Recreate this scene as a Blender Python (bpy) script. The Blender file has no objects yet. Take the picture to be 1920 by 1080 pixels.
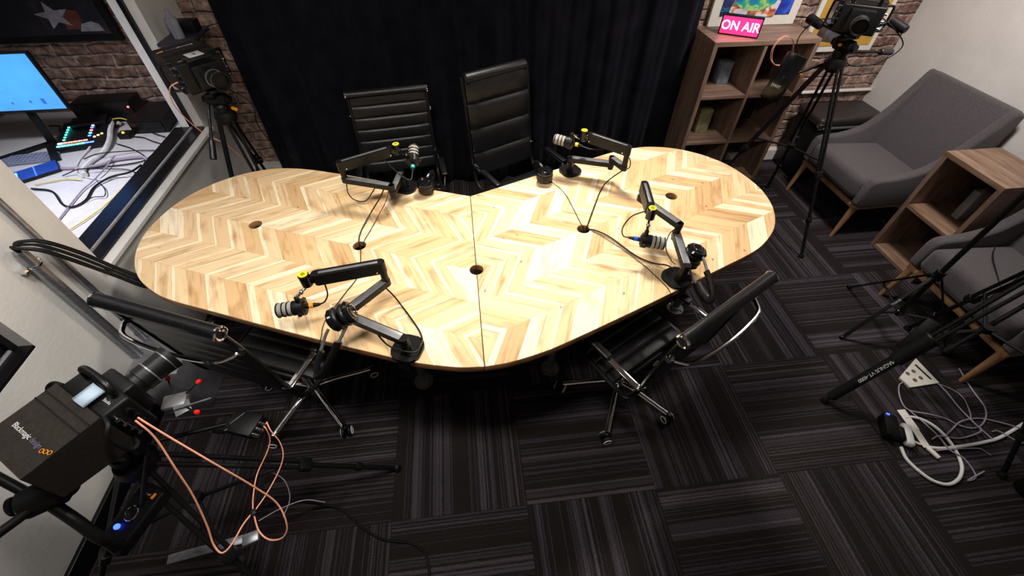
import bpy, bmesh, math, random
from mathutils import Vector, Matrix, Euler
random.seed(7)
PI = math.pi
sc = bpy.context.scene
C = sc.collection

# ------------------------------------------------------------------ camera
CAM_H = 2.1076
pitch, roll, yaw = 0.829124, 0.003585, 0.117987
r_ = Vector((math.cos(roll), math.sin(roll)*math.sin(pitch), math.sin(roll)*math.cos(pitch)))
u_ = Vector((-math.sin(roll), math.cos(roll)*math.sin(pitch), math.cos(roll)*math.cos(pitch)))
f_ = Vector((0, math.cos(pitch), -math.sin(pitch)))
rm = Matrix.Rotation(-yaw, 3, 'Z')
r_, u_, f_ = rm @ r_, rm @ u_, rm @ f_
cd = bpy.data.cameras.new('camera'); cam = bpy.data.objects.new('camera', cd); C.objects.link(cam)
m3 = Matrix((r_, u_, -f_)).transposed()
cam.matrix_world = Matrix.Translation((0, 0, CAM_H)) @ m3.to_4x4()
cd.sensor_width = 36; cd.lens = 36*796.56/1920; cd.clip_start = 0.02
sc.camera = cam

# ------------------------------------------------------------------ world, lights, exposure
w = bpy.data.worlds.new('world'); sc.world = w; w.use_nodes = True
w.node_tree.nodes['Background'].inputs[0].default_value = (0.55, 0.55, 0.75, 1)
w.node_tree.nodes['Background'].inputs[1].default_value = 0.03
sc.view_settings.view_transform = 'Standard'; sc.view_settings.look = 'None'
sc.view_settings.exposure = 0.58; sc.view_settings.gamma = 1.0; sc.view_settings.use_curve_mapping = False

def area(name, loc, target, size, power, col, spread=180, sy=None):
    l = bpy.data.lights.new(name, 'AREA'); l.energy = power; l.color = col; l.size = size
    if sy: l.shape = 'RECTANGLE'; l.size_y = sy
    l.spread = math.radians(spread)
    o = bpy.data.objects.new(name, l); C.objects.link(o); o.location = loc
    o.rotation_euler = (Vector(target)-Vector(loc)).to_track_quat('-Z', 'Y').to_euler()
    return o
area('key_panel_light', (0.50, 2.50, 2.64), (0.42, 1.25, 0.75), 0.45, 29, (1, 0.94, 0.84), 105)
area('second_fill_light', (-0.1, 0.75, 2.64), (-0.2, 1.5, 0.75), 0.4, 13, (1, 0.94, 0.86), 120)  # added fill for the table, no lamp seen here
area('left_wall_light', (-1.1, 0.9, 2.64), (-1.9, 1.2, 0.9), 0.4, 12, (1, 0.96, 0.93), 130)
area('lounge_fill_light', (2.35, 2.0, 2.64), (2.8, 2.6, 0.6), 0.4, 27, (1, 0.92, 0.89), 140)  # added fill, brightens the right rear corner and its brick
area('control_room_fill_light', (-2.15, 1.75, 2.6), (-2.15, 2.1, 0.7), 0.3, 8, (0.97, 0.95, 1.0), 80)  # added narrow fill by the window, lifts the desk and spares the brick

# ------------------------------------------------------------------ materials
MATS = {}
def nd(nt, t, **k):
    n = nt.nodes.new(t)
    for a, b in k.items(): setattr(n, a, b)
    return n
def base(name):
    m = bpy.data.materials.new(name); m.use_nodes = True
    nt = m.node_tree; b = nt.nodes['Principled BSDF']
    return m, nt, b
def mat(name, col, rough=0.5, metal=0.0, var=0.15, nscale=30.0, bump=0.0, bscale=200.0, emit=None, es=0, coat=0, spec=0.5, sheen=0, trans=0):
    if name in MATS: return MATS[name]
    m, nt, b = base(name); L = nt.links
    tc = nd(nt, 'ShaderNodeTexCoord')
    n = nd(nt, 'ShaderNodeTexNoise'); n.inputs['Scale'].default_value = nscale; n.inputs['Detail'].default_value = 4
    L.new(tc.outputs['Object'], n.inputs['Vector'])
    r = nd(nt, 'ShaderNodeValToRGB')
    r.color_ramp.elements[0].position = 0.3; r.color_ramp.elements[1].position = 0.7
    r.color_ramp.elements[0].color = tuple(c*(1-var) for c in col)+(1,)
    r.color_ramp.elements[1].color = tuple(min(1, c*(1+var)) for c in col)+(1,)
    L.new(n.outputs['Fac'], r.inputs['Fac']); L.new(r.outputs['Color'], b.inputs['Base Color'])
    b.inputs['Roughness'].default_value = rough; b.inputs['Metallic'].default_value = metal
    b.inputs['Coat Weight'].default_value = coat; b.inputs['Specular IOR Level'].default_value = spec
    b.inputs['Sheen Weight'].default_value = sheen; b.inputs['Transmission Weight'].default_value = trans
    if bump:
        n2 = nd(nt, 'ShaderNodeTexNoise'); n2.inputs['Scale'].default_value = bscale; n2.inputs['Detail'].default_value = 3
        L.new(tc.outputs['Object'], n2.inputs['Vector'])
        bp = nd(nt, 'ShaderNodeBump'); bp.inputs['Strength'].default_value = bump; bp.inputs['Distance'].default_value = 0.004
        L.new(n2.outputs['Fac'], bp.inputs['Height']); L.new(bp.outputs['Normal'], b.inputs['Normal'])
    if emit:
        b.inputs['Emission Color'].default_value = tuple(emit)+(1,); b.inputs['Emission Strength'].default_value = es
    MATS[name] = m; return m

def mth(nt, op, a, b=None, c=None):
    n = nd(nt, 'ShaderNodeMath', operation=op)
    for i, v in enumerate((a, b, c)):
        if v is None: continue
        if isinstance(v, (int, float)): n.inputs[i].default_value = v
        else: nt.links.new(v, n.inputs[i])
    return n.outputs[0]
def ramp(nt, fac, stops, interp='LINEAR'):
    r = nd(nt, 'ShaderNodeValToRGB'); r.color_ramp.interpolation = interp
    e = r.color_ramp.elements
    while len(e) > 1: e.remove(e[-1])
    e[0].position = stops[0][0]; e[0].color = tuple(stops[0][1])+(1,)
    for p, c in stops[1:]:
        x = e.new(p); x.color = tuple(c)+(1,)
    nt.links.new(fac, r.inputs['Fac']); return r.outputs['Color']
def comb(nt, x, y, z=0.0):
    n = nd(nt, 'ShaderNodeCombineXYZ')
    for i, v in enumerate((x, y, z)):
        if isinstance(v, (int, float)): n.inputs[i].default_value = v
        else: nt.links.new(v, n.inputs[i])
    return n.outputs[0]
def noise(nt, vec, scale, detail=3, dim='3D', wv=None, rough=0.5):
    n = nd(nt, 'ShaderNodeTexNoise', noise_dimensions=dim)
    n.inputs['Scale'].default_value = scale; n.inputs['Detail'].default_value = detail; n.inputs['Roughness'].default_value = rough
    if dim == '1D': nt.links.new(wv, n.inputs['W'])
    else: nt.links.new(vec, n.inputs['Vector'])
    return n.outputs['Fac']
def wn1(nt, v):
    n = nd(nt, 'ShaderNodeTexWhiteNoise', noise_dimensions='1D'); nt.links.new(v, n.inputs['W']); return n.outputs['Value']
def mixc(nt, fac, a, b, mode='MIX'):
    n = nd(nt, 'ShaderNodeMix', data_type='RGBA', blend_type=mode)
    for i, v in ((0, fac), (6, a), (7, b)):
        if isinstance(v, (int, float)): n.inputs[i].default_value = v
        elif isinstance(v, tuple): n.inputs[i].default_value = v+(1,)
        else: nt.links.new(v, n.inputs[i])
    return n.outputs[2]

def carpet_mat():
    m, nt, b = base('striped_carpet_tile'); L = nt.links
    tc = nd(nt, 'ShaderNodeTexCoord'); sp = nd(nt, 'ShaderNodeSeparateXYZ'); L.new(tc.outputs['Object'], sp.inputs[0])
    T = 0.61
    x = mth(nt, 'DIVIDE', mth(nt, 'ADD', sp.outputs[0], 0.4696), T); y = mth(nt, 'DIVIDE', mth(nt, 'ADD', sp.outputs[1], -0.5692), T)
    fx = mth(nt, 'FLOOR', x); fy = mth(nt, 'FLOOR', y)
    par = mth(nt, 'FLOORED_MODULO', mth(nt, 'ADD', fx, fy), 2.0)       # 0: stripes along y
    par = mth(nt, 'GREATER_THAN', par, 0.5)
    u = mth(nt, 'ADD', mth(nt, 'MULTIPLY', y, par), mth(nt, 'MULTIPLY', x, mth(nt, 'SUBTRACT', 1.0, par)))
    v = mth(nt, 'ADD', mth(nt, 'MULTIPLY', x, par), mth(nt, 'MULTIPLY', y, mth(nt, 'SUBTRACT', 1.0, par)))
    tid = wn1(nt, mth(nt, 'ADD', mth(nt, 'MULTIPLY', fx, 3.71), mth(nt, 'MULTIPLY', fy, 9.13)))
    uu = mth(nt, 'ADD', u, mth(nt, 'MULTIPLY', tid, 37.0))
    wob = noise(nt, comb(nt, mth(nt, 'MULTIPLY', uu, 60.0), mth(nt, 'MULTIPLY', v, 14.0)), 1.0, 2)
    uw = mth(nt, 'ADD', uu, mth(nt, 'MULTIPLY', mth(nt, 'SUBTRACT', wob, 0.5), 0.012))
    n1 = noise(nt, None, 6.0, 2, '1D', uw, 0.55); n2 = noise(nt, None, 48.0, 1, '1D', uw)
    s = mth(nt, 'ADD', mth(nt, 'MULTIPLY', n1, 0.55), mth(nt, 'MULTIPLY', n2, 0.48))
    col = ramp(nt, s, [(0.0, (0.0130, 0.0105, 0.0095)), (0.515, (0.0165, 0.0135, 0.0125)), (0.53, (0.034, 0.028, 0.035)), (0.57, (0.046, 0.039, 0.048)), (0.60, (0.026, 0.022, 0.024)), (0.63, (0.062, 0.053, 0.062)), (0.72, (0.080, 0.070, 0.082))])
    hue = noise(nt, comb(nt, uu, fx), 3.0, 1)
    col = mixc(nt, 0.3, col, ramp(nt, hue, [(0.35, (0.9, 0.75, 0.55)), (0.65, (0.75, 0.7, 1.0))]), 'MULTIPLY')
    tuft = noise(nt, tc.outputs['Object'], 240.0, 2)
    col = mixc(nt, 1.0, col, ramp(nt, tuft, [(0.3, (0.45, 0.45, 0.45)), (0.7, (1.5, 1.5, 1.5))]), 'MULTIPLY')
    # dark joint between tiles
    ex = mth(nt, 'ABSOLUTE', mth(nt, 'SUBTRACT', mth(nt, 'FRACT', x), 0.5)); ey = mth(nt, 'ABSOLUTE', mth(nt, 'SUBTRACT', mth(nt, 'FRACT', y), 0.5))
    e = mth(nt, 'GREATER_THAN', mth(nt, 'MAXIMUM', ex, ey), 0.494)
    col = mixc(nt, mth(nt, 'MULTIPLY', e, 0.35), col, (0.008, 0.007, 0.007))
    L.new(col, b.inputs['Base Color']); b.inputs['Roughness'].default_value = 0.95; b.inputs['Specular IOR Level'].default_value = 0.15
    bp = nd(nt, 'ShaderNodeBump'); bp.inputs['Strength'].default_value = 0.6; bp.inputs['Distance'].default_value = 0.003
    L.new(mth(nt, 'ADD', tuft, mth(nt, 'MULTIPLY', s, 1.0)), bp.inputs['Height']); L.new(bp.outputs['Normal'], b.inputs['Normal'])
    return m

def chevron_mat(name, ang, sgn):
    """acacia planks laid in a 90 degree chevron; bands run along the half's long axis"""
    m, nt, b = base(name); L = nt.links
    tc = nd(nt, 'ShaderNodeTexCoord'); sp = nd(nt, 'ShaderNodeSeparateXYZ'); L.new(tc.outputs['Object'], sp.inputs[0])
    X = mth(nt, 'MULTIPLY', sp.outputs[0], float(sgn)); Y = sp.outputs[1]
    ca, sa = math.cos(ang), math.sin(ang)
    u = mth(nt, 'ADD', mth(nt, 'MULTIPLY', X, ca), mth(nt, 'MULTIPLY', Y, sa))
    v = mth(nt, 'ADD', mth(nt, 'MULTIPLY', X, -sa), mth(nt, 'MULTIPLY', Y, ca))
    P = 0.1765
    q = mth(nt, 'DIVIDE', mth(nt, 'SUBTRACT', v, 0.900), P)
    band = mth(nt, 'FLOOR', q)
    tri = mth(nt, 'PINGPONG', q, 1.0)                  # 0 at even ridges, 1 at odd
    wv = mth(nt, 'SUBTRACT', u, mth(nt, 'MULTIPLY', mth(nt, 'SUBTRACT', 1.0, tri), P))
    wv = mth(nt, 'ADD', wv, 20.0 if sgn > 0 else 53.0)
    vo = nd(nt, 'ShaderNodeTexVoronoi', voronoi_dimensions='1D', feature='F1'); vo.inputs['Scale'].default_value = 10.0; vo.inputs['Randomness'].default_value = 0.75
    L.new(wv, vo.inputs['W'])
    vd = nd(nt, 'ShaderNodeTexVoronoi', voronoi_dimensions='1D', feature='DISTANCE_TO_EDGE'); vd.inputs['Scale'].default_value = 10.0; vd.inputs['Randomness'].default_value = 0.75
    L.new(wv, vd.inputs['W'])
    sc_ = nd(nt, 'ShaderNodeSeparateColor'); L.new(vo.outputs['Color'], sc_.inputs[0])
    pid = mth(nt, 'FRACT', mth(nt, 'ADD', sc_.outputs[0], mth(nt, 'MULTIPLY', wn1(nt, mth(nt, 'ADD', mth(nt, 'MULTIPLY', band, 5.3), mth(nt, 'MULTIPLY', sc_.outputs[1], 91.0))), 0.45)))
    # grain runs along plank: plank direction is 45 deg to u, mirrored per band
    dirn = mth(nt, 'SUBTRACT', mth(nt, 'MULTIPLY', mth(nt, 'FLOORED_MODULO', band, 2.0), 2.0), 1.0)
    al = mth(nt, 'MULTIPLY', mth(nt, 'ADD', u, mth(nt, 'MULTIPLY', v, dirn)), 0.7071)
    ac = mth(nt, 'MULTIPLY', mth(nt, 'SUBTRACT', u, mth(nt, 'MULTIPLY', v, dirn)), 0.7071)
    off = mth(nt, 'MULTIPLY', pid, 50.0)
    g = noise(nt, comb(nt, mth(nt, 'MULTIPLY', al, 3.5), mth(nt, 'MULTIPLY', ac, 55.0), off), 1.0, 5, rough=0.6)
    g2 = noise(nt, comb(nt, mth(nt, 'MULTIPLY', al, 6.0), mth(nt, 'MULTIPLY', ac, 16.0), off), 1.0, 3)
    plank = ramp(nt, pid, [(0.0, (0.60, 0.38, 0.19)), (0.10, (0.68, 0.45, 0.23)), (0.35, (0.72, 0.50, 0.27)), (0.6, (0.76, 0.54, 0.31)), (0.90, (0.80, 0.60, 0.36)), (0.93, (0.90, 0.75, 0.52)), (1.0, (0.92, 0.78, 0.56))], 'LINEAR')
    # pale sapwood strip along one side of about half of the planks
    sd = mth(nt, 'SUBTRACT', wv, vo.outputs['W'])
    sap = mth(nt, 'MULTIPLY', mth(nt, 'GREATER_THAN', mth(nt, 'ADD', sd, mth(nt, 'MULTIPLY', mth(nt, 'SUBTRACT', g2, 0.5), 0.02)), 0.031), mth(nt, 'GREATER_THAN', pid, 0.35))
    plank = mixc(nt, mth(nt, 'MULTIPLY', sap, 0.85), plank, (0.93, 0.81, 0.57))
    col = mixc(nt, 1.0, plank, ramp(nt, g, [(0.25, (0.62, 0.50, 0.38)), (0.48, (1, 1, 1)), (0.8, (1.08, 1.06, 1.0))]), 'MULTIPLY')
    col = mixc(nt, 0.6, col, ramp(nt, g2, [(0.28, (0.58, 0.42, 0.30)), (0.45, (1, 1, 1))]), 'MULTIPLY')
    kn = nd(nt, 'ShaderNodeTexVoronoi'); kn.inputs['Scale'].default_value = 7.0; L.new(comb(nt, al, mth(nt, 'MULTIPLY', ac, 1.8), off), kn.inputs['Vector'])
    col = mixc(nt, 1.0, col, ramp(nt, kn.outputs['Distance'], [(0.0, (0.35, 0.22, 0.15)), (0.035, (0.5, 0.36, 0.26)), (0.08, (1, 1, 1))]), 'MULTIPLY')
    fq = mth(nt, 'FRACT', q); rj = mth(nt, 'LESS_THAN', mth(nt, 'MINIMUM', fq, mth(nt, 'SUBTRACT', 1.0, fq)), 0.004)
    pj = mth(nt, 'LESS_THAN', vd.outputs['Distance'], 0.012)
    col = mixc(nt, mth(nt, 'MULTIPLY', mth(nt, 'MAXIMUM', rj, pj), 0.35), col, (0.30, 0.17, 0.08))
    L.new(col, b.inputs['Base Color']); b.inputs['Roughness'].default_value = 0.6; b.inputs['Specular IOR Level'].default_value = 0.22
    return m

def wood_mat(name, c1, c2, axis='X', scale=1.0, rough=0.5):
    if name in MATS: return MATS[name]
    m, nt, b = base(name); L = nt.links
    tc = nd(nt, 'ShaderNodeTexCoord'); mp = nd(nt, 'ShaderNodeMapping'); L.new(tc.outputs['Object'], mp.inputs[0])
    s = {'X': (2, 22, 22), 'Y': (22, 2, 22), 'Z': (22, 22, 2)}[axis]
    mp.inputs['Scale'].default_value = tuple(k*scale for k in s)
    g = noise(nt, mp.outputs[0], 1.0, 6, rough=0.65); g2 = noise(nt, mp.outputs[0], 5.0, 3)
    f = mth(nt, 'ADD', mth(nt, 'MULTIPLY', g, 0.75), mth(nt, 'MULTIPLY', g2, 0.25))
    L.new(ramp(nt, f, [(0.36, c1), (0.5, tuple((a+b2)/2 for a, b2 in zip(c1, c2))), (0.62, c2)]), b.inputs['Base Color'])
    b.inputs['Roughness'].default_value = rough
    MATS[name] = m; return m

def brick_mat():
    m, nt, b = base('old_brick'); L = nt.links
    tc = nd(nt, 'ShaderNodeTexCoord'); sp = nd(nt, 'ShaderNodeSeparateXYZ'); L.new(tc.outputs['Object'], sp.inputs[0])
    wob = noise(nt, tc.outputs['Object'], 9.0, 3)
    vx = mth(nt, 'ADD', sp.outputs[0], mth(nt, 'MULTIPLY', wob, 0.06)); vz = mth(nt, 'ADD', sp.outputs[2], mth(nt, 'MULTIPLY', wob, 0.045))
    br = nd(nt, 'ShaderNodeTexBrick'); L.new(comb(nt, vx, vz), br.inputs['Vector'])
    br.inputs['Scale'].default_value = 1.0; br.inputs['Brick Width'].default_value = 0.215; br.inputs['Row Height'].default_value = 0.073
    br.inputs['Mortar Size'].default_value = 0.012; br.inputs['Mortar Smooth'].default_value = 0.9; br.inputs['Bias'].default_value = -0.1
    br.inputs['Color1'].default_value = (0.17, 0.095, 0.070, 1); br.inputs['Color2'].default_value = (0.36, 0.255, 0.205, 1); br.inputs['Mortar'].default_value = (0.34, 0.265, 0.22, 1)
    n = noise(nt, tc.outputs['Object'], 22.0, 5)
    col = mixc(nt, 1.0, br.outputs['Color'], ramp(nt, n, [(0.3, (0.40, 0.38, 0.38)), (0.5, (1, 1, 1)), (0.70, (1.9, 1.85, 1.8))]), 'MULTIPLY')
    L.new(col, b.inputs['Base Color']); b.inputs['Roughness'].default_value = 0.9
    bp = nd(nt, 'ShaderNodeBump'); bp.inputs['Strength'].default_value = 0.9; bp.inputs['Distance'].default_value = 0.02
    L.new(mth(nt, 'SUBTRACT', mth(nt, 'MULTIPLY', n, 1.3), br.outputs['Fac']), bp.inputs['Height']); L.new(bp.outputs['Normal'], b.inputs['Normal'])
    return m

M_floor = carpet_mat(); M_brick = brick_mat()
A22 = math.radians(22.5)
M_chevR = chevron_mat('acacia_chevron_right', A22, 1); M_chevL = chevron_mat('acacia_chevron_left', A22, -1)
M_edge = mat('tabletop_edge', (0.34, 0.17, 0.07), 0.5, var=0.5, nscale=14)
M_wall = mat('painted_white_wall', (0.72, 0.70, 0.67), 0.85, var=0.06, nscale=5, bump=0.3, bscale=60)
M_ceil = mat('ceiling_paint', (0.25, 0.25, 0.26), 0.9)
M_blk = mat('black_plastic', (0.006, 0.006, 0.0065), 0.45, var=0.25, nscale=60, spec=0.28)
M_blkg = mat('glossy_black', (0.005, 0.005, 0.006), 0.16, var=0.2, spec=0.4)
M_arm = mat('satin_black_metal', (0.008, 0.0075, 0.0075), 0.33, metal=0.0, var=0.2, spec=0.22)
M_leath = mat('black_leather', (0.006, 0.006, 0.007), 0.33, spec=0.48, var=0.3, nscale=40, bump=0.25, bscale=260)
M_chr = mat('chrome', (0.80, 0.80, 0.82), 0.08, metal=1.0, var=0.03)
M_steel = mat('galvanised_steel', (0.30, 0.31, 0.34), 0.38, metal=0.8, var=0.2, nscale=50)
M_grey = mat('grey_metal', (0.22, 0.22, 0.23), 0.4, metal=0.5)
M_fab = mat('dark_grey_hood_fabric', (0.026, 0.021, 0.018), 0.85, spec=0.2, var=0.2, nscale=80, bump=0.4, bscale=500)
M_mesh = mat('grille_mesh', (0.42, 0.40, 0.36), 0.55, metal=0.3, var=0.3, nscale=300, bump=0.6, bscale=900)
M_yel = mat('yellow_plastic', (0.85, 0.72, 0.02), 0.4, var=0.05)
M_ora = mat('orange_plastic', (0.9, 0.33, 0.02), 0.4, var=0.05)
M_blu = mat('blue_plastic', (0.01, 0.10, 0.75), 0.4, var=0.05)
M_teal = mat('teal_plastic', (0.03, 0.60, 0.50), 0.4, var=0.05)
M_red = mat('red_plastic', (0.9, 0.02, 0.01), 0.35, var=0.05)
M_wht = mat('white_plastic', (0.75, 0.75, 0.74), 0.45, var=0.05)
M_tape = mat('pale_blue_tape', (0.55, 0.70, 0.85), 0.6, var=0.05)
M_sdi = mat('salmon_cable', (0.85, 0.36, 0.22), 0.45, var=0.12)
M_pur = mat('grey_lilac_cable', (0.30, 0.25, 0.33), 0.5)
M_sleeve = mat('pale_cable_sleeve', (0.62, 0.62, 0.62), 0.6)
M_ycab = mat('yellow_cable', (0.65, 0.52, 0.06), 0.5)
M_curt = mat('black_curtain', (0.0080, 0.0082, 0.0135), 0.95, var=0.4, nscale=8, bump=0.3, bscale=300, sheen=0.04, spec=0.08)
M_shelf = wood_mat('weathered_brown_laminate_x', (0.15, 0.085, 0.058), (0.34, 0.225, 0.165), 'X')
M_shelfz = wood_mat('weathered_brown_laminate_z', (0.13, 0.075, 0.052), (0.30, 0.20, 0.148), 'Z')
M_shelfy = wood_mat('weathered_brown_laminate_y', (0.12, 0.065, 0.04), (0.31, 0.20, 0.13), 'Y')
M_back = mat('dark_back_panel', (0.035, 0.018, 0.012), 0.7)
M_leg = wood_mat('oak_leg', (0.24, 0.12, 0.05), (0.42, 0.24, 0.11), 'Z')
M_uph = mat('grey_upholstery', (0.078, 0.067, 0.072), 0.95, var=0.2, nscale=120, bump=0.5, bscale=600, sheen=0.2)
M_desk = mat('white_desk_laminate', (0.55, 0.54, 0.56), 0.35, var=0.06)
M_dark = mat('dark_painted_frame', (0.006, 0.0055, 0.0065), 0.30, spec=0.3)
M_paper = mat('off_white_paper', (0.75, 0.73, 0.66), 0.8, var=0.04)
M_glass = None
def glass():
    m, nt, b = base('window_glass'); b.inputs['Transmission Weight'].default_value = 1; b.inputs['Roughness'].default_value = 0.0
    b.inputs['IOR'].default_value = 1.05; b.inputs['Base Color'].default_value = (0.97, 0.98, 1, 1); return m
M_glass = glass()
M_screen = None

# ------------------------------------------------------------------ mesh helpers
def V(*a): return Vector(a)
def bm_new(): return bmesh.new()
def add_box(bm, c, s, rot=None, bev=0.0, seg=2):
    t = bmesh.new(); bmesh.ops.create_cube(t, size=1)
    for v in t.verts: v.co = Vector((v.co.x*s[0], v.co.y*s[1], v.co.z*s[2]))
    if bev: bmesh.ops.bevel(t, geom=t.edges[:], offset=bev, segments=seg, profile=0.5, affect='EDGES')
    R = rot.to_matrix() if isinstance(rot, Euler) else (rot if rot is not None else Matrix.Identity(3))
    for v in t.verts: v.co = R @ v.co + Vector(c)
    merge(bm, t)
def merge(bm, t):
    me = bpy.data.meshes.new('t'); t.to_mesh(me); t.free(); bm.from_mesh(me); bpy.data.meshes.remove(me)
def frame_for(d):
    d = d.normalized(); a = Vector((0, 0, 1)) if abs(d.z) < 0.95 else Vector((1, 0, 0))
    x = a.cross(d).normalized(); return x, d.cross(x)
def add_cyl(bm, p0, p1, r0, r1=None, seg=16, bev=0.0):
    p0, p1 = Vector(p0), Vector(p1); r1 = r0 if r1 is None else r1
    d = p1-p0; L = d.length
    if L < 1e-7: return
    prof = [(0, 0), (0, r0), (L, r1), (L, 0)]
    if bev and min(r0, r1) > bev*1.2: prof = [(0, 0), (0, r0-bev), (bev, r0), (L-bev, r1), (L, r1-bev), (L, 0)]
    lathe(bm, p0, d, prof, seg)
def lathe(bm, o, d, prof, seg=20):
    """prof = [(along, radius)]"""
    o = Vector(o); d = Vector(d).normalized(); x, y = frame_for(d)
    rings = []
    for a, r in prof:
        if r < 1e-6: rings.append([bm.verts.new(o+d*a)])
        else: rings.append([bm.verts.new(o+d*a+(x*math.cos(2*PI*i/seg)+y*math.sin(2*PI*i/seg))*r) for i in range(seg)])
    for A, B in zip(rings, rings[1:]):
        if len(A) == 1 and len(B) == 1: continue
        for i in range(seg):
            j = (i+1) % seg
            try:
                if len(A) == 1: bm.faces.new((A[0], B[j], B[i]))
                elif len(B) == 1: bm.faces.new((A[i], A[j], B[0]))
                else: bm.faces.new((A[i], A[j], B[j], B[i]))
            except ValueError: pass
def smooth_pts(pts, n=6):
    P = [Vector(p) for p in pts]
    if len(P) < 3: return P
    out = []
    for i in range(len(P)-1):
        p0 = P[i-1] if i else P[0]*2-P[1]; p1, p2 = P[i], P[i+1]; p3 = P[i+2] if i+2 < len(P) else P[-1]*2-P[-2]
        for k in range(n):
            t = k/n
            out.append(0.5*((2*p1)+(p2-p0)*t+(2*p0-5*p1+4*p2-p3)*t*t+(3*p1-p0-3*p2+p3)*t**3))
    out.append(P[-1]); return out
def add_tube(bm, pts, r, seg=8, smooth=6, flat=None):
    """sweep a circle (or an ellipse r x flat) along the points"""
    P = smooth_pts(pts, smooth) if smooth else [Vector(p) for p in pts]
    Q = [P[0]]
    for p in P[1:]:
        if (p-Q[-1]).length > 1e-5: Q.append(p)
    P = Q
    if len(P) < 2: return
    rings = []; x = None
    for i, p in enumerate(P):
        d = (P[min(i+1, len(P)-1)]-P[max(i-1, 0)])
        if d.length < 1e-8: d = P[i]-P[i-1]
        d.normalize()
        if x is None: x, y = frame_for(d)
        else:
            x = (x-d*x.dot(d)); x = x.normalized() if x.length > 1e-6 else frame_for(d)[0]; y = d.cross(x)
        rings.append([bm.verts.new(p+x*math.cos(2*PI*k/seg)*r+y*math.sin(2*PI*k/seg)*(flat or r)) for k in range(seg)])
    for A, B in zip(rings, rings[1:]):
        for k in range(seg): bm.faces.new((A[k], A[(k+1) % seg], B[(k+1) % seg], B[k]))
    bm.faces.new(rings[0][::-1]); bm.faces.new(rings[-1])
def add_bar(bm, p0, p1, wd, h, bev=0.003, ext=0.0, up=(0, 0, 1), rnd=0):
    """rectangular bar from p0 to p1, width wd sideways, height h"""
    p0, p1 = Vector(p0), Vector(p1); d = (p1-p0); L = d.length+2*ext; d.normalize()
    s = d.cross(Vector(up))
    s = s.normalized() if s.length > 1e-4 else frame_for(d)[0]
    u = s.cross(d)
    R = Matrix((s, d, u)).transposed()
    add_box(bm, (p0+p1)/2, (wd, L, h), R, bev)
def add_prism(bm, poly, z0, z1, T=None):
    """extrude polygon (x,y) z0..z1, optional 4x4 transform"""
    a = [bm.verts.new(Vector((x, y, z0))) for x, y in poly]; b = [bm.verts.new(Vector((x, y, z1))) for x, y in poly]
    n = len(poly)
    bm.faces.new(a[::-1]); bm.faces.new(b)
    for i in range(n): bm.faces.new((a[i], a[(i+1) % n], b[(i+1) % n], b[i]))
    if T is not None:
        for v in a+b: v.co = T @ v.co
def add_sphere(bm, c, r, seg=14, sc_=(1, 1, 1), rot=None):
    t = bmesh.new(); bmesh.ops.create_uvsphere(t, u_segments=seg, v_segments=max(6, seg//2+1), radius=r)
    for v in t.verts:
        q = Vector((v.co.x*sc_[0], v.co.y*sc_[1], v.co.z*sc_[2])); v.co = (rot @ q if rot else q)+Vector(c)
    merge(bm, t)
def add_torus(bm, c, axis, R, r, seg=24, rs=8, a0=0, a1=2*PI):
    x, y = frame_for(Vector(axis)); c = Vector(c)
    full = abs(a1-a0-2*PI) < 1e-6; n = seg
    pts = [c+(x*math.cos(a0+(a1-a0)*i/n)+y*math.sin(a0+(a1-a0)*i/n))*R for i in range(n+1)]
    add_tube(bm, pts, r, rs, 0)

def obj(name, bm, m, parent=None, smooth=True, kind=None):
    bmesh.ops.recalc_face_normals(bm, faces=bm.faces[:])
    me = bpy.data.meshes.new(name); bm.to_mesh(me); bm.free()
    if m: me.materials.append(m)
    if smooth:
        me.polygons.foreach_set('use_smooth', [True]*len(me.polygons))
        try: me.set_sharp_from_angle(angle=math.radians(35))
        except Exception: pass
    o = bpy.data.objects.new(name, me); C.objects.link(o)
    if parent: o.parent = parent
    if kind: o['kind'] = kind
    return o
def tag(o, label, cat, group=None, kind=None):
    o['label'] = label; o['category'] = cat
    if group: o['group'] = group
    if kind: o['kind'] = kind
    return o
def thing(name, label, cat, loc=(0, 0, 0), rotz=0, group=None):
    o = bpy.data.objects.new(name, None); o.empty_display_size = 0.1; C.objects.link(o)
    o.location = loc; o.rotation_euler = (0, 0, rotz)
    return tag(o, label, cat, group)
def struct(name, bm, m, smooth=False): return obj(name, bm, m, None, smooth, 'structure')
def solo(name, bm, m, label, cat, group=None, origin=None, smooth=True):
    """a thing that is one mesh; origin moved to the given point"""
    if origin is not None:
        for v in bm.verts: v.co -= Vector(origin)
    o = obj(name, bm, m, None, smooth)
    if origin is not None: o.location = origin
    return tag(o, label, cat, group)
def cable(name, pts, r, m, label, cat='cable', group=None, seg=8):
    bm = bm_new(); add_tube(bm, pts, r, seg, 6)
    return solo(name, bm, m, label, cat, group, pts[0])
def text_obj(name, s, size, mtx, m, parent=None, ext=0.0006, sx=1.0):
    cu = bpy.data.curves.new(name, 'FONT'); cu.body = s; cu.size = size; cu.extrude = ext; cu.align_x = 'CENTER'; cu.align_y = 'CENTER'
    to = bpy.data.objects.new(name+'_tmp', cu); C.objects.link(to)
    dg = bpy.context.evaluated_depsgraph_get(); me = bpy.data.meshes.new_from_object(to.evaluated_get(dg))
    bpy.data.objects.remove(to)
    me.transform(mtx @ Matrix.Diagonal((sx, 1, 1, 1))); me.materials.clear(); me.materials.append(m)
    o = bpy.data.objects.new(name, me); C.objects.link(o)
    if parent: o.parent = parent
    return o
def basis(o, x, y):
    """4x4 with local x,y axes along x,y and z = x cross y, at o"""
    x = Vector(x).normalized(); y = Vector(y); y = (y-x*y.dot(x)).normalized(); z = x.cross(y)
    return Matrix.Translation(o) @ Matrix((x, y, z)).transposed().to_4x4()
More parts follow.
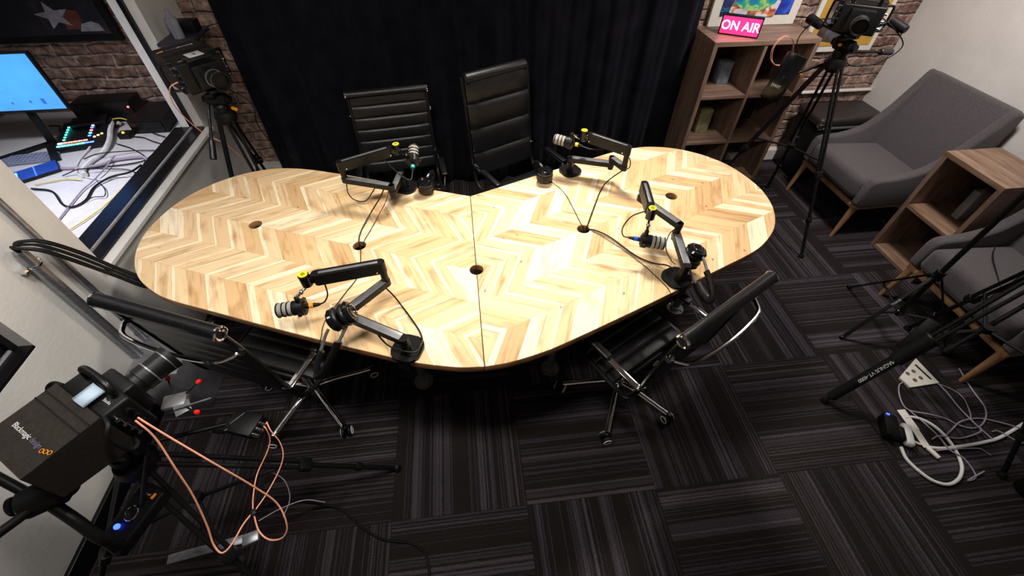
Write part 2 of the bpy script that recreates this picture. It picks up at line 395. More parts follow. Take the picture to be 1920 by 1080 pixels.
def Rz(a): return Matrix.Rotation(a, 3, 'Z')

# ------------------------------------------------------------------ the room
XL, XR, YB, YF, ZC = -1.72, 3.45, 3.32, -1.6, 2.7
bm = bm_new(); add_box(bm, ((XR-4.2)/2, (YB+YF)/2, -0.02), (XR+4.2, YB-YF, 0.04)); fl = struct('floor', bm, M_floor)
bm = bm_new(); add_box(bm, ((XR-4.2)/2, (YB+YF)/2, ZC+0.02), (XR+4.2, YB-YF, 0.04)); struct('ceiling', bm, M_ceil)
bm = bm_new(); add_box(bm, ((XR-4.2)/2, YB+0.1, ZC/2), (XR+4.2, 0.2, ZC)); struct('wall_back', bm, M_brick)
bm = bm_new(); add_box(bm, (XR+0.06, (YB+YF)/2, ZC/2), (0.12, YB-YF, ZC)); struct('wall_right', bm, M_wall)
bm = bm_new(); add_box(bm, ((XR-4.2)/2, YF-0.06, ZC/2), (XR+4.2, 0.12, ZC)); struct('wall_front', bm, M_wall)
bm = bm_new(); add_box(bm, (-4.2, (YB+YF)/2, ZC/2), (0.12, YB-YF, ZC)); struct('wall_control_room', bm, M_wall)
# left partition, two window openings: y 1.625..2.92 and y -0.1..1.15
TW = 0.14; xm = XL-TW/2
bm = bm_new()
def wseg(y0, y1, z0, z1): add_box(bm, (xm, (y0+y1)/2, (z0+z1)/2), (TW, y1-y0, z1-z0))
wseg(YF, YB, 0, 0.735); wseg(YF, YB, 2.15, ZC)
wseg(2.92, YB, 0.735, 2.15); wseg(1.15, 1.625, 0.735, 2.15); wseg(YF, -0.10, 0.735, 2.15)
struct('wall_left', bm, M_wall)
def window(n, y0, y1):
    bm = bm_new()
    for y in (y0+0.012, y1-0.012): add_box(bm, (-1.787, y, 1.44), (0.024, 0.024, 1.41))
    add_box(bm, (-1.787, (y0+y1)/2, 2.13), (0.024, y1-y0, 0.03))
    # black sill strips either side of the pane
    add_box(bm, (-1.752, (y0+y1)/2, 0.741), (0.062, y1-y0, 0.012)); add_box(bm, (-1.85, (y0+y1)/2, 0.741), (0.11, y1-y0, 0.012))
    o = struct('window_%d' % n, bm, M_dark)
    bm = bm_new(); add_box(bm, (-1.787, (y0+y1)/2, 1.44), (0.008, y1-y0-0.03, 1.38)); obj('pane', bm, M_glass, o, False)
    bm = bm_new(); add_box(bm, (-1.787, (y0+y1)/2, 0.752), (0.012, y1-y0-0.02, 0.008)); obj('glazing_channel', bm, mat('light_grey_seal', (0.35, 0.35, 0.36), 0.5), o, False)
window(1, 1.625, 2.92); window(2, -0.10, 1.15)
bm = bm_new(); add_box(bm, (2.9, YB-0.03, 0.05), (1.1, 0.06, 0.10), bev=0.004); struct('baseboard_back', bm, M_wall)
bm = bm_new(); add_box(bm, (-1.61, YB-0.04, 0.12), (0.22, 0.08, 0.24), bev=0.004); struct('trim_1', bm, M_wall)
bm = bm_new(); add_box(bm, (3.13, YB-0.02, 0.60), (0.63, 0.035, 0.014), bev=0.003); struct('trim_2', bm, M_wall)
bm = bm_new(); add_box(bm, (XL+0.022, 2.27, 0.722), (0.045, 1.34, 0.022), bev=0.003); struct('trim_3', bm, M_wall)
bm = bm_new(); add_box(bm, (XL+0.01, 0.0, 0.05), (0.02, 2.9, 0.10), bev=0.003); struct('baseboard_left', bm, M_dark)

# added lamp housings, out of view, to give the area lights a fixture
def added_ceiling_panel(x, y, s, label):
    t = thing('added_ceiling_light', label, 'added ceiling light', (x, y, ZC))
    bm = bm_new(); add_box(bm, (0, 0, -0.014), (s+0.05, s+0.05, 0.028), bev=0.004); obj('housing', bm, M_blk, t)
    bm = bm_new(); add_box(bm, (0, 0, -0.030), (s, s, 0.005)); obj('diffuser', bm, mat('added_lamp_diffuser', (0.9, 0.88, 0.82), 0.5, emit=(1, 0.93, 0.82), es=1.0), t)
for x_, y_, s_, lab in ((0.5, 2.5, 0.46, 'added square ceiling lamp, out of view, above the back of the wooden table'), (-0.1, 0.75, 0.4, 'added square ceiling lamp, out of view, above the carpet before the table'), (-1.1, 0.9, 0.4, 'added square ceiling lamp, out of view, nearest the left white wall'), (2.35, 2.0, 0.4, 'added square ceiling lamp, out of view, above the grey armchairs'), (-2.15, 1.75, 0.3, 'added square ceiling lamp, out of view, in the control room')): added_ceiling_panel(x_, y_, s_, lab)

# ------------------------------------------------------------------ curtain
bm = bm_new()
x0, x1 = -1.495, 1.715; N = 420; cols = []
for i in range(N+1):
    s = i/N; x = x0+(x1-x0)*s
    y = 3.235+0.024*math.sin(s*2*PI*10+2.3*math.sin(s*13))+0.009*math.sin(s*2*PI*23+2+2*math.sin(s*7))+0.004*math.sin(s*2*PI*47)+0.012*math.sin(s*9)
    col = []
    for k, z in enumerate((0.012, 0.5, 1.0, 1.5, 2.0, 2.62)):
        k2 = 1.15-0.3*k/5
        col.append(bm.verts.new((x+0.012*math.sin(z*3+s*40)*(1-abs(s-.5)*2), 3.235+(y-3.235)*k2, z)))
    cols.append(col)
for A, B in zip(cols, cols[1:]):
    for k in range(5): bm.faces.new((A[k], B[k], B[k+1], A[k+1]))
cur = obj('curtain', bm, M_curt); so = cur.modifiers.new('s', 'SOLIDIFY'); so.thickness = 0.004
tag(cur, 'long black pleated curtain hanging across the brick back wall', 'curtain')
bm = bm_new(); add_cyl(bm, (-1.6, 3.235, 2.63), (1.9, 3.235, 2.63), 0.014); solo('curtain_rod', bm, M_blk, 'black rod carrying the black curtain above the back wall', 'curtain rod')

# ------------------------------------------------------------------ conference table
HALF = [(0, 1.93), (0.185, 2.005), (0.345, 2.072), (0.75, 2.237), (0.90, 2.292), (1.02, 2.322), (1.135, 2.328), (1.26, 2.300), (1.37, 2.243), (1.47, 2.155), (1.545, 2.04), (1.59, 1.89), (1.598, 1.765), (1.568, 1.625), (1.495, 1.492), (1.385, 1.388), (1.28, 1.325), (1.09, 1.243), (0.81, 1.123), (0.56, 1.020), (0.32, 0.925), (0.24, 0.897), (0.16, 0.876), (0.08, 0.860), (0, 0.855)]
def smooth_outline(P):
    rest = smooth_pts([(x, y, 0) for x, y in P[3:]], 4)
    return [Vector((x, y, 0)) for x, y in P[:3]]+rest
HO = smooth_outline(HALF); ZT = 0.75; TH = 0.034; HR = 0.031
def tabletop(sgn, m, parent):
    cu = bpy.data.curves.new('top', 'CURVE'); cu.dimensions = '2D'; cu.fill_mode = 'BOTH'; cu.extrude = TH/2-0.003; cu.bevel_depth = 0.003; cu.bevel_resolution = 2; cu.offset = -0.003
    pts = [(sgn*max(p.x, 0.0012), p.y) for p in HO]
    # the middle cable hole is split between both halves
    hc = (0.0, 1.365)
    n = 16; arc = [(sgn*max(0.0012, HR*math.sin(PI*k/n)), hc[1]-HR*math.cos(PI*k/n)) for k in range(n+1)]
    pts = pts+arc
    def spl(pl):
        s = cu.splines.new('POLY'); s.points.add(len(pl)-1)
        for i, (x, y) in enumerate(pl): s.points[i].co = (x, y, 0, 1)
        s.use_cyclic_u = True
    spl(pts)
    for hx, hy in ((0.545, 1.59), (1.082, 1.809)):
        spl([(sgn*hx+HR*math.cos(2*PI*k/28), hy+HR*math.sin(2*PI*k/28)) for k in range(28)])
    to = bpy.data.objects.new('tmp', cu); C.objects.link(to)
    dg = bpy.context.evaluated_depsgraph_get(); me = bpy.data.meshes.new_from_object(to.evaluated_get(dg)); bpy.data.objects.remove(to)
    me.transform(Matrix.Translation((0, 0, ZT-TH/2)))
    me.materials.clear(); me.materials.append(m); me.materials.append(M_edge)
    for p in me.polygons:
        p.material_index = 0 if abs(p.normal.z) > 0.6 else 1
    o = bpy.data.objects.new('tabletop', me); C.objects.link(o); o.parent = parent; return o
tbl = thing('conference_table', 'boomerang shaped wooden table with chevron plank top split down the middle', 'table', (0, 0, 0))
tabletop(1, M_chevR, tbl); tabletop(-1, M_chevL, tbl)
for (x, y) in ((-0.344, 1.27), (0.372, 1.27), (-1.25, 1.62), (1.25, 1.62), (-0.6, 2.0), (0.6, 2.0), (-1.2, 2.08), (1.2, 2.08)):
    bm = bm_new(); add_cyl(bm, (x, y, 0.012), (x, y, 0.70), 0.021, seg=20)
    lathe(bm, (x, y, 0.0), (0, 0, 1), [(0, 0), (0, 0.052), (0.007, 0.052), (0.009, 0.032), (0.028, 0.029), (0.03, 0.02)], 28)
    lathe(bm, (x, y, 0.716), (0, 0, -1), [(0, 0), (0, 0.052), (0.007, 0.052), (0.009, 0.032), (0.028, 0.029), (0.03, 0.02)], 28)
    lg = obj('leg', bm, M_steel, tbl)
    for k in range(4):
        a = k*PI/2+0.6; bm = bm_new(); add_cyl(bm, (x+0.041*math.cos(a), y+0.041*math.sin(a), 0.007), (x+0.041*math.cos(a), y+0.041*math.sin(a), 0.012), 0.006, seg=8); obj('screw', bm, M_chr, lg)

# ------------------------------------------------------------------ office chairs
def prof_pts(seat_z, top_z, tilt):
    return [(0.235, seat_z-0.035), (0.21, seat_z-0.008), (0.12, seat_z), (0.0, seat_z-0.004), (-0.11, seat_z-0.012), (-0.175, seat_z+0.004), (-0.212, seat_z+0.05), (-0.232, seat_z+0.14), (-0.25, seat_z+0.27), (-0.25-tilt*0.6, seat_z+(top_z-seat_z)*0.82), (-0.25-tilt, top_z)]
def pad(bm, prof, x0, x1, thick, ribs, rib_amp, nx=10, edge=0.0):
    """upholstered sheet along a (y,z) profile with transverse ribs"""
    P = smooth_pts([(0, y, z) for y, z in prof], 10); 
    L = [0]
    for a, b in zip(P, P[1:]): L.append(L[-1]+(b-a).length)
    # resample evenly
    N = max(24, ribs*10); Q = []
    for i in range(N+1):
        t = L[-1]*i/N; k = 0
        while k < len(L)-2 and L[k+1] < t: k += 1
        f = (t-L[k])/max(1e-9, L[k+1]-L[k]); Q.append(P[k].lerp(P[k+1], f))
    grid_a, grid_b = [], []
    for i, p in enumerate(Q):
        d = (Q[min(i+1, N)]-Q[max(i-1, 0)]).normalized(); n = Vector((0, d.z, -d.y))
        if n.z < -0.2 or (abs(n.z) <= 0.2 and n.y < 0): n = -n
        s = abs(math.sin(PI*ribs*i/N)); h = thick*(1-rib_amp)+thick*rib_amp*(s**0.35)
        if i in (0, N): h *= 0.5
        ra, rb = [], []
        for j in range(nx+1):
            f = j/nx; x = x0+(x1-x0)*f; e = min(f, 1-f)
            hh = h*(1 if e > 0.001 else 0.45)
            ra.append(bm.verts.new(p+Vector((x, 0, 0))+n*hh)); rb.append(bm.verts.new(p+Vector((x, 0, 0))-n*hh*0.6))
        grid_a.append(ra); grid_b.append(rb)
    for g, fl_ in ((grid_a, 1), (grid_b, -1)):
        for A, B in zip(g, g[1:]):
            for j in range(nx):
                f = (A[j], A[j+1], B[j+1], B[j]); bm.faces.new(f if fl_ > 0 else f[::-1])
    for A, B, D, E_ in zip(grid_a, grid_a[1:], grid_b, grid_b[1:]):
        bm.faces.new((A[0], B[0], E_[0], D[0])); bm.faces.new((A[-1], D[-1], E_[-1], B[-1]))
    for g, h in ((grid_a[0], grid_b[0]), (grid_a[-1], grid_b[-1])):
        for j in range(nx): bm.faces.new((g[j], h[j], h[j+1], g[j+1]))
def office_chair(loc, rz, star, label, top_z=1.0, high=False, seat_z=0.46, wid=0.47, barx=0.0):
    t = thing('office_chair', label, 'chair', (loc[0], loc[1], 0), rz, None)
    hw = wid/2; tilt = 0.05
    pr = prof_pts(seat_z, top_z, tilt)
    thick = 0.014 if not high else 0.034
    bm = bm_new(); pad(bm, pr[:5], -hw+0.01, hw-0.01, thick+0.004, 6 if not high else 4, 0.45); obj('seat', bm, M_leath, t)
    bm = bm_new(); pad(bm, pr[6:], -hw+0.01, hw-0.01, thick, 7 if not high else 4, 0.5 if not high else 0.42); obj('backrest', bm, M_leath, t)
    for s in (-1, 1):
        bm = bm_new(); add_tube(bm, [(s*hw, y, z) for y, z in pr], 0.011, 10, 6)
        obj('side_rail', bm, M_arm, t)
    ty, tz = pr[-1]
    if not high:
        bm = bm_new(); lathe(bm, (-hw-0.006, ty, tz), (1, 0, 0), [(0, 0), (0, 0.024), (2*hw+0.012, 0.024), (2*hw+0.012, 0)], 24); hr = obj('head_roll', bm, M_leath, t)
        for s in (-1, 1):
            bm = bm_new(); lathe(bm, (s*(hw+0.006), ty, tz), (s, 0, 0), [(0, 0), (0, 0.026), (0.006, 0.026), (0.010, 0.021), (0.007, 0.016), (0.010, 0.0)], 24); obj('end_cap', bm, M_chr, hr)
        # bent chrome bow behind the back
        by, bz = ty+0.015, tz-0.12
        bm = bm_new(); add_tube(bm, [(-hw, by, bz), (-hw+0.01, by-0.025, bz), (-hw+0.06, by-0.06, bz), (0, by-0.075, bz), (hw-0.06, by-0.06, bz), (hw-0.01, by-0.025, bz), (hw, by, bz)], 0.008, 10, 8)
        for s in (-1, 1): add_cyl(bm, (s*(hw-0.006), by, bz), (s*(hw+0.016), by, bz), 0.012)
        obj('back_bow', bm, M_chr, t)
    else:
        bm = bm_new(); lathe(bm, (-hw+0.012, ty+0.004, tz-0.012), (1, 0, 0), [(0, 0), (0.0, 0.022), (0.01, 0.034), (2*hw-0.034, 0.034), (2*hw-0.024, 0.022), (2*hw-0.024, 0)], 20); obj('head_roll', bm, M_leath, t)
    for s in (-1, 1):
        xa = s*(hw+0.022)
        bm = bm_new()
        add_bar(bm, (xa, -0.232, 0.625), (xa, 0.10, 0.625), 0.026, 0.010, 0.002, 0.005)
        add_bar(bm, (xa, 0.10, 0.625), (xa-s*0.02, 0.13, seat_z), 0.010, 0.026, 0.002, 0.0, (0, 1, 0))
        add_bar(bm, (xa, -0.232, 0.624), (s*hw, -0.236, 0.618), 0.024, 0.010, 0.002, 0.008)
        ar = obj('armrest', bm, M_chr, t)
        bm = bm_new(); add_box(bm, (xa, 0.025, 0.636), (0.036, 0.20, 0.020), bev=0.008, seg=3); obj('arm_pad', bm, M_leath, ar)
    bm = bm_new(); add_box(bm, (0, 0.0, seat_z-0.05), (0.2, 0.24, 0.035), bev=0.01); add_box(bm, (0, 0.02, seat_z-0.025), (wid-0.02, 0.04, 0.02), bev=0.004); obj('tilt_mechanism', bm, M_blk, t)
    bm = bm_new(); add_cyl(bm, (0, 0, 0.10), (0, 0, 0.30), 0.025); add_cyl(bm, (0, 0, 0.28), (0, 0, seat_z-0.04), 0.014); obj('gas_lift', bm, M_chr, t)
    bs = bm_new(); lathe(bs, (0, 0, 0.075), (0, 0, 1), [(0, 0), (0, 0.035), (0.02, 0.04), (0.05, 0.03), (0.055, 0)], 24)
    for k in range(5):
        a = star+k*2*PI/5; c, s = math.cos(a), math.sin(a)
        prof = [(0.02, 0.105), (0.09, 0.105), (0.18, 0.088), (0.25, 0.073), (0.288, 0.068)]
        q = [Vector((c*d, s*d, z)) for d, z in prof]
        add_tube(bs, q, 0.0135, 12, 5, 0.0095)
    o = obj('star_base', bs, M_chr, t)
    for k in range(5):
        a = star+k*2*PI/5; c, s = math.cos(a), math.sin(a); ctr = Vector((c*0.30, s*0.30, 0.028)); ax = Vector((-s, c, 0)); ax = (Matrix.Rotation(0.5*(k-2), 3, 'Z') @ ax)
        bm = bm_new()
        for e in (-1, 1): add_cyl(bm, ctr+ax*e*0.007, ctr+ax*e*0.024, 0.027, seg=22, bev=0.004)
        add_cyl(bm, ctr+Vector((0, 0, 0.0)), ctr+Vector((0, 0, 0.042)), 0.008)
        ca = obj('castor', bm, M_blk, t)
        bm = bm_new()
        for e in (-1, 1): add_torus(bm, ctr+ax*e*0.0245, ax, 0.0190, 0.0036, 24, 8)
        obj('castor_ring', bm, M_wht, ca)
    return t
def facing(fx, fy): return math.atan2(-fx, fy)
rzd = facing(-0.485, 0.875); rzc = facing(0.39, 0.92); rza = facing(0.13, -0.99); rzb = facing(0.454, -0.89)
office_chair((0.700, 1.097), rzd, math.radians(-115)-rzd, 'low ribbed black leather swivel chair pulled up at the front right of the table', 1.0)
office_chair((-0.905, 1.245), rzc, math.radians(-124)-rzc, 'low ribbed black leather swivel chair at the table front by the white wall', 1.05)
office_chair((-0.417, 2.42), rza, 0.3, 'thin ribbed black swivel chair with chrome capped top edge in front of the curtain', 1.0)
office_chair((0.345, 2.40), rzb, 0.9, 'thick padded high back black leather chair in front of the curtain', 1.12, True, wid=0.46)

# ------------------------------------------------------------------ microphone arms, microphones, headphones
def mic_arm(label, bpos, brot, n1, n2, n3, tip, z1, z2, z3):
    """low profile three bar boom arm clamped on the table edge"""
    b = Vector((bpos[0], bpos[1], ZT)); t = thing('boom_arm', label, 'microphone arm', b, 0, None)
    L = lambda p, z: Vector((p[0]-b.x, p[1]-b.y, z-ZT))
    bm = bm_new(); add_box(bm, (0, 0, 0.008), (0.088, 0.10, 0.016), Rz(brot), 0.0)
    bm.free(); bm = bm_new()
    t2 = bmesh.new(); bmesh.ops.create_cube(t2, size=1)
    for v in t2.verts: v.co = Vector((v.co.x*0.116, v.co.y*0.120, v.co.z*0.014))
    bmesh.ops.bevel(t2, geom=[e for e in t2.edges if abs(e.verts[0].co.z-e.verts[1].co.z) > 0.005], offset=0.044, segments=8, profile=0.5, affect='EDGES')
    for v in t2.verts: v.co = Rz(brot) @ v.co + Vector((0, 0, 0.0072))
    merge(bm, t2); obj('clamp_plate', bm, M_arm, t)
    ed = Rz(brot) @ Vector((0, -0.048, 0))
    bm = bm_new(); add_bar(bm, ed+Vector((0, 0, 0.006)), ed+Vector((0, 0, -0.062)), 0.05, 0.010, 0.003, up=(ed.x, ed.y, 0)); add_box(bm, ed*0.6+Vector((0, 0, -0.06)), (0.03, 0.03, 0.006), Rz(brot)); add_cyl(bm, ed*0.5+Vector((0, 0, -0.085)), ed*0.5+Vector((0, 0, -0.036)), 0.008); add_cyl(bm, ed*0.5+Vector((0, 0, -0.10)), ed*0.5+Vector((0, 0, -0.085)), 0.017)
    obj('clamp', bm, M_arm, t)
    p1 = L(n1, z1); bm = bm_new(); add_cyl(bm, (p1.x*0.4, p1.y*0.4, 0.012), (p1.x, p1.y, z1-ZT-0.012), 0.020, 0.018, 22); obj('post', bm, M_arm, t)
    def flatbar(pa, pb, wd, h, name, cap=None):
        bm = bm_new(); d = (pb-pa); a = math.atan2(d.y, d.x); n = 10
        Ln = d.xy.length; poly = [(Ln+wd/2*math.cos(-PI/2+PI*k/n), wd/2*math.sin(-PI/2+PI*k/n)) for k in range(n+1)]+[(wd/2*math.cos(PI/2+PI*k/n), wd/2*math.sin(PI/2+PI*k/n)) for k in range(n+1)]
        dz = d.z/max(Ln, 1e-6)
        Tm = Matrix.Translation(pa) @ Matrix.Rotation(a, 4, 'Z') @ Matrix(((1, 0, 0, 0), (0, 1, 0, 0), (dz, 0, 1, 0), (0, 0, 0, 1)))
        add_prism(bm, poly, -h/2, h/2, Tm)
        bmesh.ops.bevel(bm, geom=[e for e in bm.edges if e.is_manifold and e.calc_face_angle(0) > 1.0], offset=0.0025, segments=2, profile=0.5, affect='EDGES')
        o = obj(name, bm, M_arm, t)
        if cap:
            bm = bm_new(); add_bar(bm, pa+Vector((0, 0, h/2))+d*0.04, pb+Vector((0, 0, h/2))-d*0.04, wd*cap, 0.002, 0.0005); obj('top_strip', bm, M_grey, o)
        return o
    p2a = L(n2, z1+(0.002)); flatbar(p1, p2a, 0.036, 0.024, 'lower_bar', 0.8)
    p2 = L(n2, z2); bm = bm_new(); add_cyl(bm, p2a-Vector((0, 0, 0.03)), p2+Vector((0, 0, 0.012)), 0.015, seg=18, bev=0.003); obj('elbow_pin', bm, M_arm, t)
    p3 = L(n3, z2); flatbar(p2, p3, 0.034, 0.024, 'middle_bar', 0.8)
    p3b = L(n3, z3); bm = bm_new(); add_cyl(bm, p3-Vector((0, 0, 0.014)), p3b, 0.014, seg=18, bev=0.003); obj('elbow_post', bm, M_arm, t)
    p4 = L(tip, z3+0.005); d = (p4-p3b).normalized(); end = p4-d*0.022
    ub = flatbar(p3b, end-d*0.02, 0.034, 0.050, 'upper_bar', 0.35)
    for q in (p3b+d*0.02, end-d*0.02):
        sd = d.cross(Vector((0, 0, 1))).normalized()
        bm = bm_new()
        for e in (-1, 1): add_cyl(bm, q+sd*e*0.0165-Vector((0, 0, 0.014)), q+sd*e*0.0185-Vector((0, 0, 0.014)), 0.003, seg=8)
        obj('rivet', bm, M_chr, ub)
    bm = bm_new(); add_cyl(bm, p4-Vector((0, 0, 0.028)), p4+Vector((0, 0, 0.028)), 0.020, seg=24, bev=0.004); add_bar(bm, p4, end-d*0.02, 0.026, 0.030, 0.004); obj('tip_joint', bm, M_blkg, t)
    bm = bm_new(); add_cyl(bm, p4+Vector((0, 0, 0.028)), p4+Vector((0, 0, 0.0305)), 0.0165, seg=24); cp = obj('yellow_cap', bm, M_yel, t); cp['label'] = 'yellow disc on top of the arm tip'
    bm = bm_new(); add_torus(bm, p4+Vector((0, 0, 0.0305)), (0, 0, 1), 0.006, 0.0014, 14, 6); add_box(bm, p4+Vector((0, 0, 0.0306)), (0.002, 0.010, 0.001)); obj('cap_mark', bm, M_blk, cp)
    return t
def microphone(label, tip, mid, d, mring, ringname, L=0.135):
    """dynamic broadcast microphone: banded grille, yoke and coloured ring at the plug"""
    d = Vector(d).normalized(); tip = Vector(tip); mid = Vector(mid)
    t = thing('microphone', label, 'microphone', tip, 0, None)
    c = mid-tip; f = c+d*(L*0.5)
    bm = bm_new(); lathe(bm, c-d*0.040, d, [(0, 0), (0, 0.020), (0.006, 0.027), (0.040, 0.0285), (0.046, 0.027)], 28); obj('body', bm, M_blk, t)
    bm = bm_new(); lathe(bm, c+d*0.002, d, [(0, 0.0), (0, 0.0265), (0.060, 0.0265), (0.066, 0.024), (0.068, 0.018), (0.069, 0)], 32); g = obj('grille', bm, M_mesh, t); g['label'] = 'pale grey grille between black bands'
    bm = bm_new()
    for a in (0.004, 0.022, 0.040, 0.060): lathe(bm, c+d*(a-0.0005), d, [(0, 0.0262), (0, 0.0287), (0.0045, 0.0287), (0.0045, 0.0262), (0, 0.0262)], 32)
    obj('grille_band', bm, M_blk, t)
    sd = d.cross(Vector((0, 0, 1))); sd = sd.normalized() if sd.length > 0.01 else Vector((1, 0, 0))
    up = sd.cross(d).normalized()
    bm = bm_new(); lathe(bm, c-d*0.034, d, [(0, 0.024), (0, 0.033), (0.022, 0.033), (0.022, 0.024), (0, 0.024)], 28)
    add_cyl(bm, c-d*0.024+up*0.028, c-d*0.024+up*0.055, 0.011, 0.009, 14)
    for e in (-1, 1): add_cyl(bm, c-d*0.023+sd*e*0.030, c-d*0.023+sd*e*0.043, 0.008, seg=12)
    obj('yoke', bm, M_blk, t)
    tp = c-d*0.024+up*0.055
    bm = bm_new(); add_cyl(bm, tp, tp.lerp(Vector((0, 0, -0.03)), 0.45), 0.007); add_sphere(bm, tp.lerp(Vector((0, 0, -0.03)), 0.45), 0.010, 12); add_cyl(bm, tp.lerp(Vector((0, 0, -0.03)), 0.45), (0, 0, -0.030), 0.0055)
    obj('ball_mount', bm, M_chr, t)
    bm = bm_new(); add_cyl(bm, c-d*0.038, c-d*0.052, 0.0095); add_cyl(bm, c-d*0.066, c-d*0.090, 0.009, 0.0055); obj('plug', bm, M_blk, t)
    bm = bm_new(); add_cyl(bm, c-d*0.051, c-d*0.067, 0.0102, seg=18); o = obj('plug_ring', bm, mring, t); o['label'] = ringname
    return t
ARM_G = None
mic_arm('black boom arm at the front left carrying the orange ringed microphone and headphones', (-0.285, 0.962), math.radians(22.5)*-1, (-0.282, 0.937), (-0.488, 1.064), (-0.358, 1.200), (-0.626, 1.154), 0.85, 0.885, 0.972)
microphone('grey banded microphone with orange plug ring over the front left of the table', (-0.626, 1.154, 0.977), (-0.690, 1.115, 0.872), (-1, -0.05, -0.05), M_ora, 'orange plug ring')
mic_arm('black boom arm at the front right carrying the blue ringed microphone', (0.873, 1.206), math.radians(22.5), (0.873, 1.173), (0.905, 1.375), (0.800, 1.590), (0.765, 1.390), 0.86, 0.915, 0.975)
microphone('grey banded microphone with blue plug ring over the front right of the table', (0.765, 1.390, 0.98), (0.765, 1.335, 0.87), (0.93, -0.32, -0.05), M_blu, 'blue plug ring')
mic_arm('black boom arm at the back left of the table in front of the ribbed chair', (-0.345, 2.045), math.radians(180-22.5), (-0.353, 2.02), (-0.385, 1.845), (-0.620, 1.935), (-0.356, 2.058), 0.86, 0.895, 0.972)
microphone('grey banded microphone with teal plug ring at the back left of the table', (-0.330, 2.062, 0.975), (-0.275, 2.015, 0.95), (0.06, 0.93, 0.35), M_teal, 'teal plug ring')
mic_arm('black boom arm at the back right of the table beside the padded high back chair', (0.585, 2.105), math.radians(180+22.5), (0.570, 2.075), (0.780, 1.995), (0.818, 1.900), (0.627, 2.068), 0.85, 0.885, 0.985)
microphone('grey banded microphone with yellow plug ring at the back right of the table', (0.615, 2.085, 0.99), (0.538, 2.075, 0.955), (-0.86, 0.50, 0.05), M_yel, 'yellow plug ring')

def headphones(label, loc, R, sep=0.15, H=0.14, tilt=0.0):
    """over ear headphones; local: cups at x=+-sep/2, band in the xz plane above, R is a 3x3 orientation"""
    t = thing('headphones', label, 'headphones', loc, 0, None)
    r = sep/2
    def Q(p): return R @ Vector(p)
    for s in (-1, 1):
        c = Vector((s*r, 0, 0))
        bm = bm_new(); lathe(bm, Q(c-Vector((s*0.012, 0, 0))), Q((s, 0, 0)), [(0, 0), (0, 0.042), (0.012, 0.045), (0.021, 0.038), (0.024, 0.024), (0.024, 0)], 28); cu = obj('ear_cup', bm, M_blkg, t)
        bm = bm_new(); add_torus(bm, Q(c-Vector((s*0.018, 0, 0))), Q((s, 0, 0)), 0.034, 0.0115, 26, 10); obj('ear_pad', bm, M_leath, cu)
        bm = bm_new(); add_torus(bm, Q(c+Vector((s*0.015, 0, 0))), Q((s, 0, 0)), 0.024, 0.0018, 24, 6); obj('cup_ring', bm, M_chr, cu)
        bm = bm_new(); add_tube(bm, [Q((s*(r+0.010), 0.0, 0.03)), Q((s*(r+0.012), 0, 0.06)), Q((s*r*1.02, 0, H*0.62))], 0.006, 8, 5); obj('yoke', bm, M_grey, t)
    pts = [Q((r*1.03*math.cos(a), 0, H*0.50+math.sin(a)*H*0.52)) for a in [PI*k/12 for k in range(13)]]
    bm = bm_new(); add_tube(bm, pts, 0.009, 10, 3, 0.019); obj('headband', bm, M_leath, t)
    return t
# orientation helper: columns are the images of local x,y,z
def cols(x, y, z): return Matrix((Vector(x).normalized(), Vector(y).normalized(), Vector(z).normalized())).transposed()
headphones('black headphones hanging from the front left boom arm with the headband over the table edge', (-0.500, 1.030, 0.900), cols((0.86, 0.22, 0.30), (0.1, -0.5, 0.8), (-0.50, -0.62, -0.75)), sep=0.066, H=0.24)
headphones('black headphones hooked beside the front right boom arm, headband hanging past the table edge', (0.935, 1.245, 0.845), cols((0.25, 0.0, 0.95), (0.9, 0.3, -0.2), (0.12, -0.93, -0.35)), sep=0.070, H=0.20)
headphones('black headphones resting on the table beside the back left boom arm', (-0.232, 1.985, ZT+0.047), cols((0, 0, 1), (-0.9, 0.3, 0), (0.35, 0.94, 0)), sep=0.044, H=0.11)
headphones('black headphones resting on the table beside the back right boom arm and the padded chair', (0.420, 2.020, ZT+0.047), cols((0, 0, 1), (-0.9, -0.3, 0), (-0.35, 0.94, 0)), sep=0.044, H=0.11)

